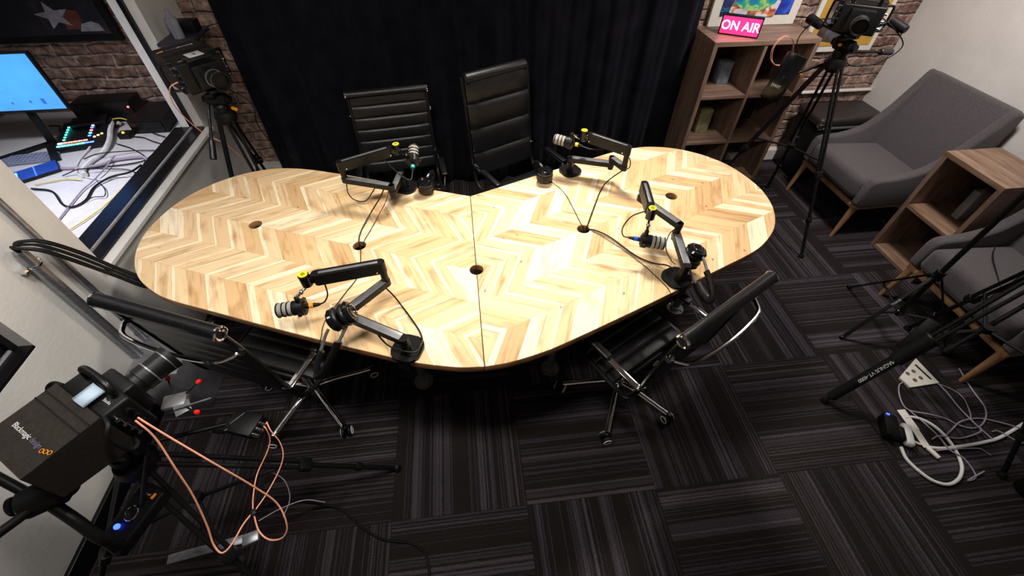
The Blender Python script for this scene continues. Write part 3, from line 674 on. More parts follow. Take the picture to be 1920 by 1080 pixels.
# ------------------------------------------------------------------ cables on the table
ZC1 = 0.7545
TC = {
'c_bl1': ([(-0.430,1.870,0.865),(-0.452,1.833,0.84), (-0.507,1.796,0.78), (-0.545,1.701,0.757), (-0.549,1.621,0.757), (-0.545,1.60,0.74), (-0.540,1.59,0.69), (-0.54,1.59,0.60)], 0.0032, 'thicker black cable dropping from the back left boom arm into the table hole'),
'c_bl2': ([(-0.405,1.865,0.865),(-0.425,1.835,0.82), (-0.470,1.784,0.77), (-0.505,1.679,0.757), (-0.525,1.61,0.754), (-0.535,1.595,0.70)], 0.0018, 'thin black cable beside the thicker one from the back left boom arm to the hole'),
'c_flthin': ([(-0.548,1.59,0.70), (-0.537,1.575,0.754), (-0.527,1.507,0.755), (-0.522,1.385,0.755), (-0.568,1.273,0.755), (-0.622,1.14,0.755), (-0.623,1.055,0.755), (-0.63,1.028,0.745), (-0.632,1.015,0.68), (-0.63,1.02,0.6)], 0.0018, 'thin dark cable running from the left table hole over the front edge'),
'c_fllong': ([(-0.372,1.195,0.872), (-0.345,1.20,0.80), (-0.320,1.18,0.757), (-0.285,1.12,0.757), (-0.245,1.045,0.757), (-0.228,0.985,0.775), (-0.226,0.950,0.80), (-0.245,0.915,0.80), (-0.295,0.925,0.80), (-0.355,0.965,0.79), (-0.395,1.00,0.84)], 0.0034, 'black cable looping from the front left arm elbow round its clamp'),
'c_br': ([(0.805,1.888,0.875), (0.755,1.92,0.80), (0.715,1.90,0.757), (0.645,1.765,0.757), (0.578,1.628,0.757), (0.565,1.603,0.74), (0.562,1.598,0.66)], 0.0032, 'thick black cable from the back right boom arm into the right table hole'),
'c_brthin': ([(0.455,2.005,0.757), (0.490,1.95,0.755), (0.515,1.87,0.755), (0.528,1.755,0.755), (0.540,1.628,0.755), (0.55,1.605,0.74), (0.556,1.60,0.68)], 0.0016, 'thin cable from the back right headphones into the right table hole'),
'c_frmain': ([(0.556,1.588,0.68), (0.568,1.583,0.745), (0.600,1.562,0.758), (0.660,1.500,0.758), (0.736,1.371,0.757), (0.800,1.312,0.757), (0.850,1.280,0.768), (0.868,1.250,0.775)], 0.0036, 'thick black cable from the right table hole to the front right arm base'),
'c_frthin': ([(0.562,1.585,0.68), (0.577,1.575,0.748), (0.646,1.487,0.755), (0.741,1.336,0.755), (0.790,1.225,0.755), (0.815,1.160,0.753), (0.820,1.125,0.745), (0.83,1.105,0.70)], 0.0018, 'thin cable curving from the right table hole to the front edge by the right arm'),
'c_frloop': ([(0.905,1.36,0.93), (0.872,1.372,0.87), (0.868,1.353,0.80), (0.88,1.30,0.775), (0.872,1.25,0.80)], 0.0022, 'small black cable loop beside the elbow of the front right boom arm'),
'c_blloop': ([(-0.618,1.932,0.88), (-0.634,1.955,0.80), (-0.600,1.925,0.775), (-0.540,1.900,0.785), (-0.476,1.885,0.865)], 0.0028, 'black cable loop hanging under the back left boom arm'),
'c_brloop': ([(0.818,1.905,0.96), (0.848,1.915,0.92), (0.850,1.905,0.885), (0.818,1.893,0.872)], 0.0028, 'small black cable loop at the elbow of the back right boom arm'),
}
for k, (pts, r, lab) in TC.items(): cable('microphone_cable', pts, r, M_blk, lab, 'cable')
def miccable(c, d, tipz, pts, lab): cable('microphone_cable', pts, 0.0030, M_blk, lab, 'cable')
cable('microphone_cable', [(-0.602,1.119,0.876), (-0.580,1.125,0.885), (-0.568,1.145,0.905), (-0.572,1.168,0.948)], 0.003, M_blk, 'short black lead curling up from the orange ringed microphone')
cable('microphone_cable', [(0.682,1.364,0.874), (0.662,1.385,0.870), (0.668,1.420,0.888), (0.705,1.440,0.93), (0.762,1.445,0.950)], 0.003, M_blk, 'short black lead curving up from the blue ringed microphone')
cable('microphone_cable', [(-0.281,1.934,0.918), (-0.290,1.880,0.905), (-0.340,1.900,0.925), (-0.410,1.99,0.95), (-0.440,2.02,0.952)], 0.003, M_blk, 'short black lead sagging from the teal ringed microphone to its arm')
cable('microphone_cable', [(0.615,2.029,0.949), (0.650,2.005,0.945), (0.705,1.985,0.952), (0.720,1.985,0.965)], 0.003, M_blk, 'short black lead from the yellow ringed microphone to its arm')

# ------------------------------------------------------------------ bookcase, sign, pictures
BX0, BX1, BY0, BY1, BH, TK = 1.722, 2.492, 2.965, 3.315, 1.12, 0.030
bc = thing('bookcase', 'tall brown laminate six cube bookcase standing against the brick wall', 'bookcase', (BX0, BY0, 0))
w_, d_ = BX1-BX0, BY1-BY0
def part_box(name, c, s, m, parent, bev=0.0015):
    bm = bm_new(); add_box(bm, c, s, None, bev); return obj(name, bm, m, parent, False)
for x in (TK/2, w_-TK/2): part_box('side_panel', (x, d_/2, BH/2-TK/2), (TK, d_, BH-TK), M_shelfz, bc)
part_box('top_panel', (w_/2, d_/2, BH-TK/2), (w_, d_, TK), M_shelf, bc)
part_box('divider', (w_/2, d_/2, BH/2), (TK*0.8, d_-0.01, BH-2*TK), M_shelfz, bc)
pitch_ = (BH-TK)/3
for k in range(3):
    z = TK/2+k*pitch_
    for s in (0, 1): part_box('shelf', (w_*(0.25+0.5*s)+(0.004 if s == 0 else -0.004), d_/2, z), (w_/2-TK-0.005, d_-0.004, TK*0.8), M_shelf, bc)
part_box('back_panel', (w_/2, d_-0.004, BH/2), (w_-2*TK, 0.006, BH-2*TK), M_back, bc)
def shelf_item(name, c, s, col, lab, cat, bev=0.004):
    bm = bm_new(); add_box(bm, (0, 0, s[2]/2), s, None, bev); o = solo(name, bm, mat(lab[:40], col, 0.6, var=0.3, nscale=25), lab, cat); o.location = c; return o
shelf_item('storage_box', (2.00, 3.22, TK*0.9+2*pitch_), (0.09, 0.10, 0.16), (0.22, 0.27, 0.33), 'small blue grey box in the upper left cube of the bookcase', 'box')
shelf_item('storage_box', (1.93, 3.18, TK*0.9+pitch_), (0.10, 0.14, 0.19), (0.33, 0.32, 0.16), 'yellow green box in the middle left cube of the bookcase', 'box')
bm = bm_new(); add_cyl(bm, (-0.05, 0, 0.045), (0.05, 0, 0.045), 0.045, seg=24, bev=0.006); o = solo('tape_roll', bm, mat('pink_roll', (0.30, 0.17, 0.17), 0.7), 'dull pink roll in the bottom cube of the bookcase', 'roll'); o.location = (2.21, 3.06, TK*0.9)

sg = thing('on_air_sign', 'small lit pink ON AIR sign standing on top of the bookcase', 'sign', (1.935, 3.085, BH), math.radians(-31))
bm = bm_new(); add_box(bm, (0, 0.0, 0.062), (0.262, 0.042, 0.122), bev=0.004); obj('housing', bm, M_blk, sg)
M_pink = mat('pink_light_panel', (0.8, 0.02, 0.15), 0.4, var=0.03, emit=(1.0, 0.015, 0.09), es=2.0)
M_wtxt = mat('sign_letters', (1, 0.9, 0.95), 0.4, var=0.0, emit=(1.0, 0.72, 0.80), es=7)
bm = bm_new(); add_box(bm, (0, -0.0215, 0.062), (0.244, 0.003, 0.104), bev=0.001); pn = obj('light_panel', bm, M_pink, sg)
text_obj('lettering', 'ON AIR', 0.078, basis((0, -0.0235, 0.060), (1, 0, 0), (0, 0, 1)), M_wtxt, pn, 0.001, 0.93)

def paint_mat(name, stops, scale, seed):
    m, nt, b = base(name); L = nt.links
    tc = nd(nt, 'ShaderNodeTexCoord'); n0 = noise(nt, tc.outputs['Object'], scale, 3)
    sp = nd(nt, 'ShaderNodeSeparateXYZ'); L.new(tc.outputs['Object'], sp.inputs[0])
    n1 = noise(nt, comb(nt, mth(nt, 'ADD', sp.outputs[0], mth(nt, 'MULTIPLY', n0, 0.2)), sp.outputs[2], seed), scale*1.6, 2)
    L.new(ramp(nt, n1, stops), b.inputs['Base Color']); b.inputs['Roughness'].default_value = 0.55; return m
M_navy = paint_mat('navy_paint', [(0.3, (0.01, 0.01, 0.05)), (0.5, (0.02, 0.03, 0.12)), (0.7, (0.03, 0.08, 0.5))], 5, 1)
M_navy2 = paint_mat('cobalt_paint', [(0.3, (0.01, 0.02, 0.25)), (0.5, (0.01, 0.06, 0.55)), (0.75, (0.05, 0.2, 0.8))], 6, 2)
M_green = paint_mat('green_paint', [(0.3, (0.02, 0.1, 0.6)), (0.42, (0.0, 0.35, 0.4)), (0.5, (0.05, 0.5, 0.2)), (0.6, (0.6, 0.7, 0.1)), (0.7, (0.0, 0.5, 0.6))], 12, 3)
M_potw = paint_mat('pot_paint', [(0.35, (0.6, 0.6, 0.7)), (0.5, (0.75, 0.75, 0.8)), (0.56, (0.7, 0.25, 0.05)), (0.62, (0.3, 0.05, 0.1)), (0.7, (0.1, 0.3, 0.3))], 9, 4)
# painting 1, leaning flat on the wall above the bookcase
X0, X1, Z0, Z1 = 1.800, 2.455, 1.123, 1.75; YP = 3.285
p1 = thing('framed_painting', 'blue and green abstract painting with white border standing above the bookcase', 'painting', ((X0+X1)/2, YP, Z0))
W2 = X1-X0
part_box('border', (0, 0, (Z1-Z0)/2), (W2, 0.02, Z1-Z0), M_paper, p1)
part_box('canvas', (0, -0.012, (Z1-Z0)/2+0.01), (W2-0.13, 0.006, Z1-Z0-0.11), M_navy, p1)
part_box('painted_field', (0.18, -0.0155, 0.31), (0.155, 0.002, 0.48), M_navy2, p1)
bm = bm_new()
poly = [(-0.16+0.008*math.sin(k*3.1)+0.33*k/20, 0) for k in range(21)]
leaf = [(-0.155, 0.19), (-0.15, 0.14), (-0.10, 0.11), (-0.02, 0.092), (0.07, 0.10), (0.14, 0.135), (0.17, 0.20), (0.17, 0.42), (0.05, 0.5), (-0.10, 0.46)]
add_prism(bm, leaf, 0, 0.003, basis((-0.02, -0.016, 0), (1, 0, 0), (0, 0, 1))); obj('painted_leaves', bm, M_green, p1, False)
bm = bm_new(); pot = [(-0.185, 0.055), (-0.175, 0.14), (-0.16, 0.17), (-0.14, 0.145), (-0.10, 0.112), (-0.02, 0.095), (0.07, 0.105), (0.13, 0.14), (0.175, 0.185), (0.18, 0.14), (0.165, 0.055)]
add_prism(bm, pot, 0, 0.002, basis((-0.02, -0.0155, 0), (1, 0, 0), (0, 0, 1))); obj('painted_pot', bm, M_potw, p1, False)
text_obj('painted_lettering', 'DISCOPTIK', 0.036, basis((-0.175, -0.0165, 0.105), (1, 0, 0), (0, 0, 1)), mat('cyan_paint', (0.02, 0.35, 0.55), 0.5), p1, 0.0004)
# painting 2 on the wall to the right
X0, X1, Z0, Z1 = 2.62, 3.215, 0.915, 1.70
p2 = thing('framed_painting', 'ochre painting in a white frame hanging on the brick wall behind the camera tripod', 'painting', ((X0+X1)/2, 3.30, Z0))
part_box('border', (0, 0, (Z1-Z0)/2), (X1-X0, 0.02, Z1-Z0), M_paper, p2)
part_box('canvas', (0, -0.012, (Z1-Z0)/2), (X1-X0-0.075, 0.006, Z1-Z0-0.085), mat('ochre_paint', (0.60, 0.34, 0.05), 0.6, var=0.12, nscale=12), p2)
bm = bm_new(); add_prism(bm, [(-0.19, 0.09), (0.10, 0.05), (0.17, 0.30), (0.12, 0.62), (-0.18, 0.66)], 0, 0.004, basis((-0.03, -0.0152, 0), (1, 0, 0), (0, 0, 1))); obj('painted_figure', bm, paint_mat('dusky_paint', [(0.3, (0.02, 0.02, 0.02)), (0.5, (0.08, 0.05, 0.04)), (0.6, (0.1, 0.12, 0.2)), (0.7, (0.35, 0.2, 0.1))], 8, 7), p2, False)

# ------------------------------------------------------------------ lounge corner
def armchair(label, cx, cy, rz, wd=0.66, ztop=0.94, dp=0.70):
    """local: faces -x; front edge at x=0, back at x=dp"""
    t = thing('armchair', label, 'armchair', (cx, cy, 0), rz, 'grey armchairs')
    hy = wd/2
    # side panels with the scooped top edge
    for s in (-1, 1):
        topc = smooth_pts([(0.00, 0.44, 0), (0.04, 0.485, 0), (0.20, 0.50, 0), (0.36, 0.555, 0), (0.48, 0.68, 0), (0.58, 0.84, 0), (dp-0.06, ztop-0.005, 0), (dp, ztop-0.02, 0)], 6)
        botc = [(dp+0.005, 0.75), (dp-0.05, 0.34), (dp-0.10, 0.27), (0.03, 0.27), (0.0, 0.30)]
        poly = [(p.x, p.y) for p in topc]+botc
        bm = bm_new(); T = Matrix(((1, 0, 0, 0), (0, 0, 1, s*(hy-0.03)), (0, 1, 0, 0), (0, 0, 0, 1)))
        add_prism(bm, poly, -0.032, 0.032, T)
        bmesh.ops.recalc_face_normals(bm, faces=bm.faces[:])
        bmesh.ops.bevel(bm, geom=[e for e in bm.edges if e.is_manifold and e.calc_face_angle(0) > 1.0], offset=0.018, segments=4, profile=0.5, affect='EDGES')
        for v in bm.verts: v.co.y += s*0.05*max(0, (v.co.z-0.45))     # flare outward
        obj('side_panel', bm, M_uph, t)
    bm = bm_new()
    Rb = Matrix.Rotation(math.radians(17), 3, 'Y')
    add_box(bm, (dp-0.10, 0, 0.645), (0.10, wd-0.03, 0.60), Rb, 0.03, 4)
    for v in bm.verts: v.co.y *= 1+0.10*max(0, (v.co.z-0.45))
    obj('backrest', bm, M_uph, t)
    bm = bm_new(); add_box(bm, (0.285, 0, 0.365), (0.60, wd-0.115, 0.16), Matrix.Rotation(math.radians(3), 3, 'Y'), 0.045, 5); obj('seat', bm, M_uph, t)
    bm = bm_new()
    add_bar(bm, (0.03, -hy+0.03, 0.258), (0.03, hy-0.03, 0.258), 0.032, 0.026, 0.003, 0.02)
    add_bar(bm, (dp-0.12, -hy+0.03, 0.258), (dp-0.12, hy-0.03, 0.258), 0.032, 0.026, 0.003, 0.0)
    for s in (-1, 1): add_bar(bm, (0.03, s*(hy-0.03), 0.258), (dp-0.12, s*(hy-0.03), 0.258), 0.032, 0.026, 0.003)
    obj('base_frame', bm, M_leg, t)
    for sx, x in ((-1, 0.035), (1, dp-0.13)):
        for s in (-1, 1):
            bm = bm_new(); y = s*(hy-0.035); add_cyl(bm, (x, y, 0.25), (x+sx*0.035, y+s*0.012, 0.0), 0.023, 0.013, 14); obj('leg', bm, M_leg, t)
    return t
armchair('grey upholstered armchair in the back right corner beside the brick wall', 2.70, 2.487, 0)
armchair('grey upholstered armchair at the right edge of the photo behind the light stand', 2.655, 1.255, 0, 0.70)
# two cube shelf between them, opening towards -x
cs = thing('cube_shelf', 'small brown two cube shelf standing between the two grey armchairs', 'shelf', (2.93, 1.655, 0))
sw, sd_, sh = 0.405, 0.37, 0.76
for y in (TK/2, sw-TK/2): part_box('side_panel', (sd_/2, y, sh/2-TK/2), (sd_, TK, sh-TK), M_shelfz, cs)
part_box('top_panel', (sd_/2, sw/2, sh-TK/2), (sd_, sw, TK), M_shelfy, cs)
for z in (TK/2, sh/2-0.01): part_box('shelf', (sd_/2, sw/2, z), (sd_-0.006, sw-2*TK, TK*0.8), M_shelfy, cs)
part_box('back_panel', (sd_-0.004, sw/2, sh/2), (0.006, sw-2*TK, sh-2*TK), M_back, cs)
shelf_item('document_folder', (3.19, 1.86, TK*0.9+sh/2-0.022), (0.16, 0.05, 0.20), (0.30, 0.30, 0.31), 'grey folder standing in the upper cube of the small shelf', 'folder')
# black padded case behind the armchair
t = thing('equipment_case', 'black equipment case with a padded lid against the brick wall behind the armchair', 'case', (3.08, 3.08, 0))
bm = bm_new(); add_box(bm, (0, 0, 0.235), (0.54, 0.30, 0.47), bev=0.012); obj('body', bm, M_blk, t)
bm = bm_new(); add_box(bm, (0, 0, 0.51), (0.57, 0.32, 0.075), bev=0.03, seg=4); obj('lid', bm, mat('brown_black_vinyl', (0.022, 0.017, 0.014), 0.5), t)
bm = bm_new(); add_box(bm, (0, -0.155, 0.468), (0.55, 0.012, 0.018), bev=0.003); obj('rim', bm, M_grey, t)
bm = bm_new(); add_box(bm, (-0.262, -0.150, 0.492), (0.04, 0.035, 0.03), bev=0.004); obj('corner_fitting', bm, M_chr, t)

# ------------------------------------------------------------------ tripods and studio cameras
def tripod(label, hub, feet, head=True, pan=None, col=None, spread=0.45):
    """hub = leg junction, feet = three floor points"""
    base_ = Vector((hub[0], hub[1], 0)); t = thing('camera_tripod', label, 'tripod', base_, 0, None)
    h = Vector((0, 0, hub[2])); mids = []
    for i, f in enumerate(feet):
        f = Vector((f[0]-base_.x, f[1]-base_.y, 0.012)); d = (f-h); out = Vector((d.x, d.y, 0)).normalized(); sd = out.cross(Vector((0, 0, 1)))
        a = h+out*0.045-Vector((0, 0, 0.02)); m_ = a.lerp(f, 0.52); k_ = a.lerp(f, 0.60)
        bm = bm_new()
        for e in (-1, 1): add_cyl(bm, a+sd*e*0.017, m_+sd*e*0.013, 0.0085, seg=12)
        add_bar(bm, m_-d.normalized()*0.02, m_+d.normalized()*0.03, 0.052, 0.030, 0.006)
        add_cyl(bm, m_, f, 0.0105, seg=12)
        add_bar(bm, a.lerp(f, 0.78)-d.normalized()*0.015, a.lerp(f, 0.78)+d.normalized()*0.02, 0.03, 0.028, 0.005)
        lg = obj('leg', bm, M_blk, t)
        bm = bm_new(); lathe(bm, f+Vector((0, 0, -0.012)), (0, 0, 1), [(0, 0), (0, 0.020), (0.016, 0.018), (0.03, 0.010), (0.03, 0)], 16); obj('rubber_foot', bm, M_blk, lg)
        mids.append(a.lerp(f, spread))
    cz = min(m.z for m in mids)-0.03; c = Vector((0, 0, cz))
    bm = bm_new()
    for m_ in mids: add_bar(bm, c, m_, 0.016, 0.008, 0.002)
    add_cyl(bm, c-Vector((0, 0, 0.012)), c+Vector((0, 0, 0.018)), 0.022); obj('spreader', bm, M_blk, t)
    bm = bm_new(); lathe(bm, h-Vector((0, 0, 0.06)), (0, 0, 1), [(0, 0), (0, 0.03), (0.02, 0.055), (0.05, 0.062), (0.075, 0.052), (0.08, 0.04), (0.08, 0)], 24); obj('bowl', bm, M_blk, t)
    if head:
        bm = bm_new(); lathe(bm, h+Vector((0, 0, 0.02)), (0, 0, 1), [(0, 0), (0, 0.036), (0.03, 0.040), (0.04, 0.034), (0.04, 0)], 22)
        pd = Vector((pan[0], pan[1], 0)).normalized() if pan else Vector((0, -1, 0)); sd = pd.cross(Vector((0, 0, 1)))
        add_cyl(bm, h+sd*0.055+Vector((0, 0, 0.085)), h-sd*0.055+Vector((0, 0, 0.085)), 0.034, seg=24, bev=0.006)
        add_bar(bm, h+pd*0.06+Vector((0, 0, 0.125)), h-pd*0.07+Vector((0, 0, 0.125)), 0.05, 0.018, 0.004)
        for e in (-1, 1): add_cyl(bm, h+sd*e*0.055+Vector((0, 0, 0.085)), h+sd*e*0.075+Vector((0, 0, 0.085)), 0.020, seg=16)
        hd = obj('fluid_head', bm, M_blk, t)
        if pan:
            st = h+sd*0.06+Vector((0, 0, 0.07)); e_ = st+Vector(pan)
            bm = bm_new(); add_cyl(bm, st, e_, 0.008, seg=12); obj('pan_handle', bm, M_arm, t)
            bm = bm_new(); dd = (e_-st).normalized(); add_cyl(bm, e_-dd*0.10, e_+dd*0.01, 0.016, 0.018, 14, 0.003); obj('grip', bm, M_leath, t)
    return t
def studio_camera(label, loc, fwd, num=None, tape=False, hood=True, tiltdeg=0):
    """local: looks along +y, origin on the head plate"""
    rz = facing(fwd[0], fwd[1]); t = thing('studio_camera', label, 'video camera', loc, rz, None)
    bm = bm_new(); add_box(bm, (0, 0.0, 0.085), (0.205, 0.075, 0.14), bev=0.008, seg=3); add_box(bm, (0, 0.0, 0.008), (0.06, 0.11, 0.016), bev=0.003); add_box(bm, (0.0, 0.05, 0.085), (0.12, 0.04, 0.11), bev=0.008); bd = obj('body', bm, M_blk, t)
    bm = bm_new(); lathe(bm, (0, 0.065, 0.085), (0, 1, 0), [(0, 0), (0, 0.036), (0.02, 0.036), (0.022, 0.040), (0.05, 0.040), (0.055, 0.036), (0.09, 0.038), (0.12, 0.042), (0.12, 0.037), (0.10, 0.030), (0.10, 0)], 30); ln = obj('lens', bm, M_blk, t)
    bm = bm_new(); lathe(bm, (0, 0.115, 0.085), (0, 1, 0), [(0, 0.0375), (0, 0.0412), (0.004, 0.0412), (0.004, 0.0375), (0, 0.0375)], 30); lathe(bm, (0, 0.165, 0.085), (0, 1, 0), [(0, 0.036), (0, 0.0405), (0.003, 0.0405), (0.003, 0.036), (0, 0.036)], 30); obj('lens_ring', bm, M_grey, ln)
    bm = bm_new()
    if num: add_box(bm, (0, 0.03, 0.160), (0.12, 0.05, 0.012), bev=0.003)
    else: add_tube(bm, [(-0.06, 0.02, 0.15), (-0.06, 0.025, 0.188), (-0.03, 0.03, 0.198), (0.04, 0.03, 0.198), (0.065, 0.025, 0.186), (0.065, 0.02, 0.15)], 0.010, 12, 4)
    obj('top_plate' if num else 'top_handle', bm, M_leath, t)
    for s in (-1, 1):
        bm = bm_new(); add_tube(bm, [(s*0.10, -0.03, 0.15), (s*0.135, -0.04, 0.15), (s*0.145, -0.06, 0.13), (s*0.145, -0.06, 0.05), (s*0.135, -0.04, 0.03), (s*0.10, -0.03, 0.03)], 0.006, 10, 4); obj('side_handle', bm, M_blk, t)
    if hood:
        bm = bm_new()
        q = lambda w0, y, z0, z1: [(-w0, y, z0), (w0, y, z0), (w0, y, z1), (-w0, y, z1)]
        A = [bm.verts.new(p) for p in q(0.108, -0.035, 0.005, 0.165)]; B = [bm.verts.new(p) for p in q(0.105, -0.215, 0.03, 0.165)]
        for i in (1, 2, 3): bm.faces.new((A[i], A[(i+1) % 4], B[(i+1) % 4], B[i]))
        bm.faces.new((A[0], A[1], A[2], A[3]))
        hd = obj('sun_hood', bm, M_fab, t, False); sm = hd.modifiers.new('s', 'SOLIDIFY'); sm.thickness = 0.004
        bm = bm_new()
        for y in (-0.060, -0.085): add_box(bm, (0, y, 0.1672), (0.212, 0.0035, 0.0016))
        obj('seam', bm, M_blk, hd)
        text_obj('lettering', 'Blackmagic', 0.0185, basis((-0.028, -0.150, 0.1676), (1, 0, 0), (0, 1, 0)), mat('white_print', (0.7, 0.7, 0.7), 0.5), hd, 0.0003)
        text_obj('lettering', 'design', 0.0185, basis((0.040, -0.150, 0.1676), (1, 0, 0), (0, 1, 0)), mat('violet_print', (0.16, 0.13, 0.22), 0.5), hd, 0.0003)
        bm = bm_new()
        for k in (-1, 0, 1): 
            P_ = [(0.086+k*0.0115+0.0050*math.cos(a), -0.150+0.0050*math.sin(a)+k*0.0035, 0.1678) for a in [2*PI*i/12 for i in range(13)]]
            add_tube(bm, P_, 0.0009, 6, 0)
        obj('chain_emblem', bm, M_ora, hd)
        text_obj('small_lettering', 'Studio', 0.012, basis((0.065, 0.0, 0.1556), (1, 0, 0), (0, 1, 0)), mat('white_print', (0.7, 0.7, 0.7), 0.5), t, 0.0003)
    for k in range(4): bm = bm_new(); add_cyl(bm, (0.100, -0.018+0.002*k, 0.13-0.028*k), (0.120, -0.018+0.002*k, 0.13-0.028*k), 0.0065, seg=12); obj('connector', bm, M_chr, t)
    for k in range(3): bm = bm_new(); add_cyl(bm, (-0.100, 0.012, 0.12-0.035*k), (-0.116, 0.012, 0.12-0.035*k), 0.0065, seg=12); obj('connector', bm, M_chr, t)
    for k in range(3): bm = bm_new(); add_cyl(bm, (0.1005, 0.012, 0.12-0.03*k), (0.112, 0.012, 0.12-0.03*k), 0.010, seg=14, bev=0.002); obj('knob', bm, M_blkg, t)
    if num:
        bm = bm_new(); add_box(bm, (0.0, 0.004, 0.1685), (0.070, 0.064, 0.003), bev=0.001); c_ = obj('number_card', bm, M_wht, t); c_['label'] = 'white square card reading %s' % num
        text_obj('number', num, 0.04, basis((0, 0.004, 0.1703), (-1, 0, 0), (0, -1, 0)), M_blk, c_, 0.0003)
    if tape:
        bm = bm_new(); P_ = [(0.0, 0.1675), (0.03, 0.180), (0.052, 0.176), (0.060, 0.169)]
        a_ = [bm.verts.new((x-0.015, y0, z)) for y0 in (-0.040, 0.015) for x, z in P_]
        for i in range(3): bm.faces.new((a_[i], a_[i+1], a_[i+5], a_[i+4]))
        o = obj('tape_tab', bm, M_tape, t); o.modifiers.new('s', 'SOLIDIFY').thickness = 0.002; o['label'] = 'folded pale blue tape'
    return t
# left rear camera and tripod
tripod('black tripod in the back left corner beside the brick wall', (-1.395, 2.62, 0.955), ((-1.60, 3.24), (-1.22, 2.36), (-1.60, 2.42)), True, (-0.02, -0.20, -0.24))
cLB = studio_camera('black studio camera with a white card reading 3 in the back left corner', (-1.40, 2.62, 1.09), (0.72, -0.69), '3'); cLB.scale = (1.12, 1.12, 1.12)
# left front
tripod('black tripod carrying the nearest studio camera at the left edge', (-1.13, 0.64, 0.74), ((-0.46, 0.80), (-0.83, 0.28), (-1.60, 0.36)), True, None)
cLF = studio_camera('nearest black studio camera with a large sun hood and a tab of pale blue tape', (-1.085, 0.715, 0.885), (0.57, 0.82), None, True)
rg = thing('clamp_rig', 'round black clamp rig with bars beside the tripod under the nearest camera', 'clamp rig', (-1.240, 0.515, 0.85))
bm = bm_new(); add_cyl(bm, (-0.045, -0.02, 0), (0.045, 0.02, 0.0), 0.042, seg=24, bev=0.01); add_cyl(bm, (0.02, 0.03, -0.05), (0.02, 0.03, 0.055), 0.026, seg=18, bev=0.005); obj('clamp_body', bm, M_blk, rg)
bm = bm_new(); add_cyl(bm, (-0.05, -0.02, 0.01), (-0.062, -0.025, 0.01), 0.026, seg=20, bev=0.003); obj('knob', bm, M_blkg, rg)
bm = bm_new(); add_cyl(bm, (-0.045, -0.03, -0.01), (-0.052, -0.034, -0.012), 0.008, seg=14); obj('bolt', bm, M_chr, rg)
for a, b, r in (((-0.02, 0, 0.02), (-0.16, 0.075, 0.07), 0.013), ((0, -0.02, 0), (-0.05, -0.16, 0.06), 0.012), ((0.02, 0.0, 0.0), (0.165, 0.075, 0.03), 0.0085)):
    bm = bm_new(); add_cyl(bm, a, b, r, seg=14); obj('bar', bm, M_arm, rg)
bm = bm_new(); add_tube(bm, [(0.02, -0.02, -0.02), (0.07, -0.055, -0.06), (0.10, -0.085, -0.13), (0.10, -0.085, -0.22)], 0.016, 12, 5); obj('swing_arm', bm, M_blk, rg)
# back right
tripod('tall black tripod in front of the bookcase', (2.235, 2.47, 1.16), ((2.335, 1.985), (2.55, 2.84), (1.78, 2.66)), True, (0.35, 0.10, -0.05))
cRB = studio_camera('black camera on the tall tripod in front of the ochre painting', (2.235, 2.47, 1.295), (-0.55, -0.83), None, False)

# floor tripod at the right
def text_leg(): pass
tR = tripod('black floor tripod with printed leg in front of the right armchair', (2.33, 0.93, 1.02), ((1.81, 0.90), (2.42, 0.44), (2.62, 1.30)), True, (0.3, 0.2, -0.1))
f0 = Vector((1.81-2.33, 0.90-0.93, 0.012)); h0 = Vector((0, 0, 1.02)); a0 = h0+Vector((-0.045, 0, -0.02))
bm = bm_new(); add_cyl(bm, f0.lerp(a0, 0.03), f0.lerp(a0, 0.36), 0.024, 0.026, 16, 0.004); add_cyl(bm, f0.lerp(a0, 0.35), f0.lerp(a0, 0.52), 0.034, 0.036, 16, 0.006); add_bar(bm, f0.lerp(a0, 0.40)+Vector((0, 0.03, 0)), f0.lerp(a0, 0.56)+Vector((0, 0.06, 0)), 0.05, 0.04, 0.006); o = obj('leg_sleeve', bm, M_blk, tR)
dl = (a0-f0).normalized(); cpos = f0.lerp(a0, 0.27); upn = (Vector((-0.9, -0.55, 1.0))); upn = (upn-dl*upn.dot(dl)).normalized(); ydir = upn.cross(-dl)
text_obj('lettering', 'MAGNUS VT-4000', 0.024, basis(cpos+upn*0.0262, -dl, ydir), mat('white_print', (0.7, 0.7, 0.7), 0.5), o, 0.0004)

